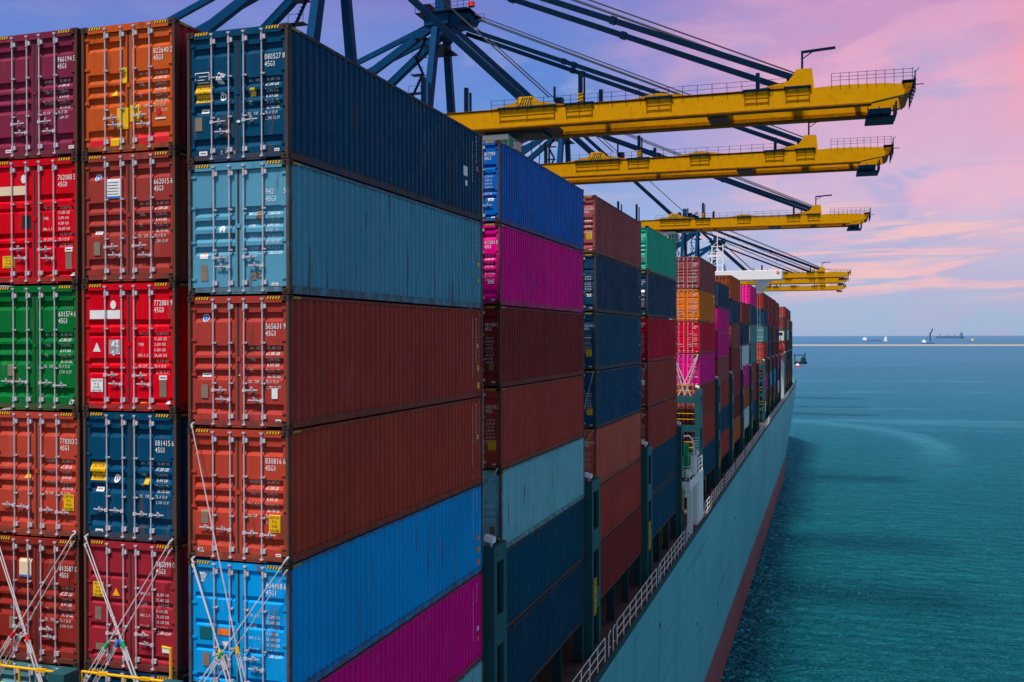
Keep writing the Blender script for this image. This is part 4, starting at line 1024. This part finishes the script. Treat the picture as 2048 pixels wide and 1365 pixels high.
    # A-frame
    for sy in (-1, 1):
        b = CB(); b.br((-48.2, sy*7.2, 60.0), (-47.8, sy*1.9, 83.5), 1.2, 1.45, 4, 1.0); obj('frame_leg', b, M['cblue'], t)
        b = CB(); b.br((-47.8, sy*2.0, 83.0), (-80.0, sy*7.2, 60.5), 1.0, 1.1); obj('frame_brace', b, M['cblue'], t)
        b = CB(); b.br((-48.2, sy*8.0, QZ+.5), (-48.2, sy*7.4, 60.2), 1.7, 1.9); obj('waterside_leg', b, M['cblue'], t)
        b = CB(); b.br((-80.0, sy*8.0, QZ+.5), (-80.0, sy*7.4, 60.2), 1.7, 1.9); obj('landside_leg', b, M['cblue'], t)
        b = CB(); b.bx(-80, -48.2, sy*7.6-.7, sy*7.6+.7, 20, 22); b.br((-48.2, sy*7.6, 56.5), (-80, sy*7.8, 24), 1.0); obj('side_brace', b, M['cblue'], t)
        b = CB(); b.bx(-80.9, -47.2, sy*7.4-.7, sy*7.4+.7, 60.2, 62.0) ; obj('portal_beam', b, M['cblue'], t)
    b = CB()
    for x in (-48.2, -80): b.bx(x-.7, x+.7, -7, 7, 60.3, 61.8); b.bx(x-.9, x+.9, -8, 8, 8, 10)
    obj('cross_beam', b, M['cblue'], t)
    b = CB()
    for x in (-48.2, -80):
        for y in (-8, 8): b.bx(x-.8, x+.8, y-4, y+4, QZ+.05, QZ+1.6)
    obj('bogie', b, M['cyel'], t)
    # apex head with platforms
    b = CB(); b.bx(-49.6, -45.6, -2.9, 2.9, 82.6, 84.3); b.br((-47.5, -2.4, 81.6), (-47.5, 2.4, 81.6), 1.7, 1.7, 12); b.bx(-48.3, -46.8, -1.5, 1.5, 84.3, 87.8); b.prism([(x+48, z-QZ) for x, z in [(-45.6, 84.3), (-42.2, 84.0), (-42.6, 83.3), (-45.6, 82.6)]], -2.4, 2.4)
    obj('apex_head', b, M['cblue'], t)
    b = CB(); b.bx(-50.8, -41.8, -3.5, 3.5, 84.31, 84.45); b.bx(-49.6, -46.2, -3.3, 3.3, 79.2, 79.32)
    for x in [-50.8+i*1.0 for i in range(10)]: b.br((x, -3.5, 84.4), (x, -3.5, 85.6), .06); b.br((x, 3.5, 84.4), (x, 3.5, 85.6), .06)
    for z in (85.0, 85.6): b.br((-50.8, -3.5, z), (-41.8, -3.5, z), .05); b.br((-50.8, 3.5, z), (-41.8, 3.5, z), .05)
    b.bx(-46.0, -43.0, -1.5, 1.5, 84.5, 85.3); b.bx(-50.3, -49.2, -1.5, 1, 84.5, 86.4)
    obj('apex_platform', b, M['cnavy'], t)
    b = CB(); b.cyl(P(-42.6, -.4, 85.6), P(-42.6, -.4, 86.3), .55, 10); obj('warning_beacon', b, M['red'], t)
    # zig-zag access stairs on the near leg
    b = CB()
    for k in range(6):
        z = 62.5+k*3.0; x0, x1 = (-50.6, -49.2) if k % 2 else (-49.2, -50.6); y = -6.9+k*.72
        b.br((x0, y, z), (x1, y+.2, z+2.9), .12, .35); b.bx(-50.9, -48.9, y-.4, y+.9, z+2.9, z+3.0)
        for q in range(7): b.bx(x0+(x1-x0)*q/7-.2, x0+(x1-x0)*q/7+.2, y-.25, y+.3, z+2.9*q/7, z+2.9*q/7+.04)
        for xx in (-50.9, -48.9): b.br((xx, y-.4, z+3), (xx, y-.4, z+4.0), .05)
        b.br((-50.9, y-.4, z+4.0), (-48.9, y-.4, z+4.0), .05)
    obj('stairway', b, M['cnavy'], t)
    b = CB(); b.bx(-74, -56, -5, 5, 60.4, 65.5); obj('machinery_house', b, M['cyel'], t)
    # trolley, operator cab and head ropes
    x = trolley_x
    b = CB(); b.bx(x-4.6, x+4.4, -2.6, 2.6, 57.60, 58.35); b.bx(x-3.8, x+3.2, -1.9, 1.9, 57.25, 57.6); b.cyl(P(x+3.6, -2.4, 57.9), P(x+3.6, 2.4, 57.9), .45, 12); obj('trolley', b, M['dark'], t)
    b = CB(); b.bx(x-4.8, x-.9, -2.2, 1.4, 56.75, 57.30); obj('cab_frame', b, M['wh'], t)
    b = CB(); b.prism([(q+48, z-QZ) for q, z in [(x-2.6, 54.9), (x-1.0, 54.9), (x-.3, 55.7), (x-.3, 56.75), (x-2.6, 56.75)]], -1.6, .9)
    cabo = obj('operator_cab', b, M['glass'], t)
    b = CB()
    for q in (x-2.6, x-1.9, x-1.1, x-.33): b.br((q, -1.63, 54.95 if q < x-1 else 55.7), (q, -1.63, 56.75), .07)
    b.br((x-2.6, -1.63, 55.8), (x-.3, -1.63, 55.8), .06)
    obj('cab_mullion', b, M['wh'], t)
    b = CB()
    for dx in (-1.2, .4, 1.6, 2.6): b.cyl(P(x+dx, -1, 57.4), P(x+dx*.8, -1, 46), .05, 4)
    obj('hoist_rope', b, M['rope'], t)
t1 = crane(93.6, 'nearest gantry crane, its yellow boom the highest in the picture', True); cr_parts(t1, -23.6)
kids = list(t1.children)
def copy_crane(Y, label, dx):
    r = t1.copy(); COL.objects.link(r); r.location = (-48, Y, QZ); r['label'] = label
    for ch in kids:
        c = ch.copy(); COL.objects.link(c); c.parent = r
        if ch.name.split('.')[0] in ('trolley', 'operator_cab', 'cab_frame', 'cab_mullion', 'hoist_rope'): c.location.x += dx
    return r
for Y, lab, dx in ((129.6, 'second gantry crane, apex head and both legs visible above the first boom', -14.0), (207.2, 'third gantry crane, boom above the jade and maroon containers', 2.6), (408.5, 'fourth gantry crane, upper of the two booms right beside the white bridge wing', -10.0), (454.0, 'fifth gantry crane, boom just under the fourth one beside the bridge wing', -12.0), (526.0, 'farthest gantry crane, lowest yellow boom on the horizon side', -12.0)):
    copy_crane(Y, lab, dx)

# ------------------------------------------------------------------ quay, breakwater, distant vessels
b = MB(); b.box(-400, -44.6, -400, 600, -6, QZ); tag(obj('quay', b, M['conc']), kind='structure')
b = MB(); rq = random.Random(9)
b.prism([(-5, -3), (-3, 1.6), (-3.01, 6.3), (3, 6.3), (3, 1.6), (6, -3)], -400, 3000, 'x'); b.mi = 1
b.prism([(-9, -3), (-3.2, 1.5), (5, 1.5), (9, -3)], -400, 3000, 'x')
o = obj('breakwater', b, [M['stone'], M['stoned']]); o.location = (0, 3350, 0); o.rotation_euler = (0, 0, .02)
tag(o, 'long low stone breakwater drawn as a pale line across the sea', 'breakwater')

def vessel(name, label, loc, rot, Ln, beam, hh, house, masts=(), col='dark', hcol='wh', cat='ship', extra=None):
    t = thing(name, label, cat, loc); t.rotation_euler = (0, 0, rot)
    b = MB(); n = 8; rings = []
    for i in range(n+1):
        f = i/n; x = -Ln/2+Ln*f; w_ = beam/2*(1 if f < .75 else max(.04, 1-((f-.75)/.25)**1.8)); s = .12*hh*(abs(f-.5)*2)**2
        rings.append([(x, -w_*.8, -1), (x+Ln*.01*f, -w_, hh+s), (x+Ln*.01*f, w_, hh+s), (x, w_*.8, -1)])
    for a, c_ in zip(rings, rings[1:]):
        for q in range(3): b.quad(a[q], c_[q], c_[q+1], a[q+1])
    b.poly(rings[0]); b.poly(rings[-1][::-1]); obj('hull', b, M[col], t)
    b = MB(); x0, x1, z1 = house; b.box(x0, x1, -beam*.4, beam*.4, hh, z1); b.box(x0+(x1-x0)*.2, x1-(x1-x0)*.15, -beam*.33, beam*.33, z1, z1+(z1-hh)*.5); obj('deckhouse', b, M[hcol], t)
    if masts:
        b = MB()
        for (x, z0, z2, w_, dx) in masts: b.bar((x, 0, z0), (x+dx, 0, z2), w_)
        obj('mast', b, M['cnavy'], t)
    if extra: extra(t)
    return t
def tanks(t):
    b = MB()
    for k in range(6): b.box(-90+k*27, -72+k*27, -16, 16, 20, 27+4*(k % 2))
    obj('deck_tank', b, M['far'], t)
big = vessel('tanker', 'big dark blue tanker sitting on the horizon', (1340, 12500, 0), .1, 290, 46, 22, (108, 138, 54), [(-110, 24, 56, 4, 0), (-30, 24, 50, 3, 0), (50, 24, 52, 3, 0)], 'far', 'far', 'ship', tanks)
vessel('cargo_ship', 'small grey cargo ship with a white stern house beyond the breakwater', (262, 6500, 0), .15, 118, 18, 5, (-55, -32, 17), [(0, 5, 20, 1.2, 0), (35, 5, 17, 1.0, 0)], 'far', 'wh', 'ship')
vessel('motor_boat', 'small white boat beyond the breakwater beside the grey cargo ship', (330, 6300, 0), .2, 22, 9, 8, (-6, 6, 22), (), 'wh', 'wh', 'boat')
def boomx(t):
    b = MB(); pts = [(10, 0, 8), (9, 0, 26), (12, 0, 44), (20, 0, 62)]
    for a, c_ in zip(pts, pts[1:]): b.bar(a, c_, 3.4, 3.4)
    b.cyl((-8, 0, 12), (20, 0, 62), .6, 5); obj('leaning_jib', b, M['cnavy'], t)
vessel('crane_barge', 'crane barge with a tall leaning jib just beyond the breakwater', (400, 4450, 0), .1, 52, 20, 4, (-22, -8, 12), (), 'far', 'wh', 'ship', boomx)
vessel('motor_boat', 'pale faint boat farthest right beyond the breakwater', (712, 5600, 0), .2, 28, 10, 5, (-4, 6, 14), (), 'grey', 'cream', 'boat')
def gant(t):
    b = MB()
    for y in (-3, 3): b.bar((-7, y, 4), (-7, y, 12), .5); b.bar((5, y, 4), (5, y, 13), .5)
    b.bar((-8, 0, 10.5), (6, 0, 10.5), .9); b.bar((5, 0, 4), (5, 0, 15), .5); obj('gantry', b, M['cnavy'], t)
    b = MB(); b.box(-7, -3.5, -2, 2, 2.5, 4.6); obj('spoil_hopper', b, M['plate'], t)
vessel('tug', 'dark green work boat with a gantry off the bow of the ship', (-22, 1240, 0), .1, 15, 7, 2.4, (0, 6, 6.5), (), 'dark', 'tealdk', 'boat', gant)
vessel('motor_boat', 'low orange launch half hidden by the containers at the bow', (-22, 1120, 0), .1, 7, 3, 1.4, (-2, 1.5, 3.0), (), 'red', 'wh', 'boat')

# ------------------------------------------------------------------ sea
m = bpy.data.materials.new('sea_water'); m.use_nodes = True; n = NT(m.node_tree); b = n.n['Principled BSDF']
geo = n.new('ShaderNodeNewGeometry'); v = geo.outputs['Position']; sx = n.new('ShaderNodeSeparateXYZ'); n.link(v, sx.inputs[0])
def sv(x, y, z=1): 
    q = n.new('ShaderNodeVectorMath', operation='MULTIPLY'); n.link(v, q.inputs[0]); q.inputs[1].default_value = (x, y, z); return q.outputs[0]
dist = n.new('ShaderNodeVectorMath', operation='DISTANCE'); n.link(v, dist.inputs[0]); dist.inputs[1].default_value = (0, 0, 0); ds = dist.outputs['Value']
pat = n.noise(sv(.012, .004), 1.0, 3, .55)
c = n.mix(n.smooth(pat, .35, .65), (0.0, .078, .085, 1), (0.0, .142, .148, 1))
c = n.mix(n.smooth(n.noise(sv(.07, .05), 1.0, 4, .6), .35, .7), n.mix(1.0, c, (.55, .72, .74, 1), 'MULTIPLY'), c)
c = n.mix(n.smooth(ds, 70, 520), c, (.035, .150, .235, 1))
# slick arc left by a tug
ax = n.math('DIVIDE', n.math('SUBTRACT', sx.outputs[0], -8.0), 50.0); ay = n.math('DIVIDE', n.math('SUBTRACT', sx.outputs[1], 300.0), 98.0)
rad = n.math('SQRT', n.math('ADD', n.math('MULTIPLY', ax, ax), n.math('MULTIPLY', ay, ay)))
rad = n.math('ADD', rad, n.math('MULTIPLY', n.math('SUBTRACT', n.noise(sv(.05, .03), 1.0, 5, .6), .5), .16))
arc = n.math('MULTIPLY', n.smooth(n.math('ABSOLUTE', n.math('SUBTRACT', rad, 1.0)), .20, .0), n.smooth(sx.outputs[1], 225, 330))
slk = n.smooth(n.noise(sv(.0035, .02), 1.0, 4, .6, .8), .57, .66); slk = n.math('MULTIPLY', slk, n.smooth(ds, 260, 500))
slick = n.math('MAXIMUM', n.math('MULTIPLY', arc, .42), n.math('MULTIPLY', slk, .6))
c = n.mix(n.math('MULTIPLY', slick, .30), c, (.14, .30, .38, 1))
n.link(c, b.inputs['Base Color']); b.inputs['Specular IOR Level'].default_value = 0.0; b.inputs['IOR'].default_value = 1.0
n.link(n.smooth(ds, 60, 1500, .10, .30), b.inputs['Roughness'])
w1 = n.noise(sv(.30, .52), 1.0, 4, .6, .6); w2 = n.noise(sv(1.4, 2.4), 1.0, 3, .6, .4); w3 = n.noise(sv(.09, .16), 1.0, 3, .5)
w1 = n.math('SUBTRACT', 1.0, n.math('ABSOLUTE', n.math('SUBTRACT', n.math('MULTIPLY', w1, 2.4), 1.2)))
hgt = n.math('ADD', n.math('ADD', n.math('MULTIPLY', w1, .75), n.math('MULTIPLY', w2, .34)), n.math('MULTIPLY', w3, 1.6))
bp = n.new('ShaderNodeBump'); bp.inputs['Distance'].default_value = 3.3; n.link(hgt, bp.inputs['Height'])
st = n.math('MULTIPLY', n.smooth(ds, 100, 1600, 1.0, .45), n.math('SUBTRACT', 1.0, n.math('MULTIPLY', slick, .55))); n.link(st, bp.inputs['Strength'])
n.link(bp.outputs[0], b.inputs['Normal'])
fr = n.new('ShaderNodeFresnel'); fr.inputs['IOR'].default_value = 1.33; n.link(bp.outputs[0], fr.inputs['Normal'])
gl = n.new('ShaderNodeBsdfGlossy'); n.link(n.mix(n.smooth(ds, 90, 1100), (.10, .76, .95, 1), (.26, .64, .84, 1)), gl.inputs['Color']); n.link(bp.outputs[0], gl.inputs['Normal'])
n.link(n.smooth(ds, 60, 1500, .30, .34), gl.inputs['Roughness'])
ms = n.new('ShaderNodeMixShader'); n.link(n.math('ADD', n.math('MULTIPLY', fr.outputs[0], 1.35), .05, clamp=True), ms.inputs[0]); n.link(b.outputs[0], ms.inputs[1]); n.link(gl.outputs[0], ms.inputs[2])
n.link(ms.outputs[0], n.n['Material Output'].inputs['Surface'])
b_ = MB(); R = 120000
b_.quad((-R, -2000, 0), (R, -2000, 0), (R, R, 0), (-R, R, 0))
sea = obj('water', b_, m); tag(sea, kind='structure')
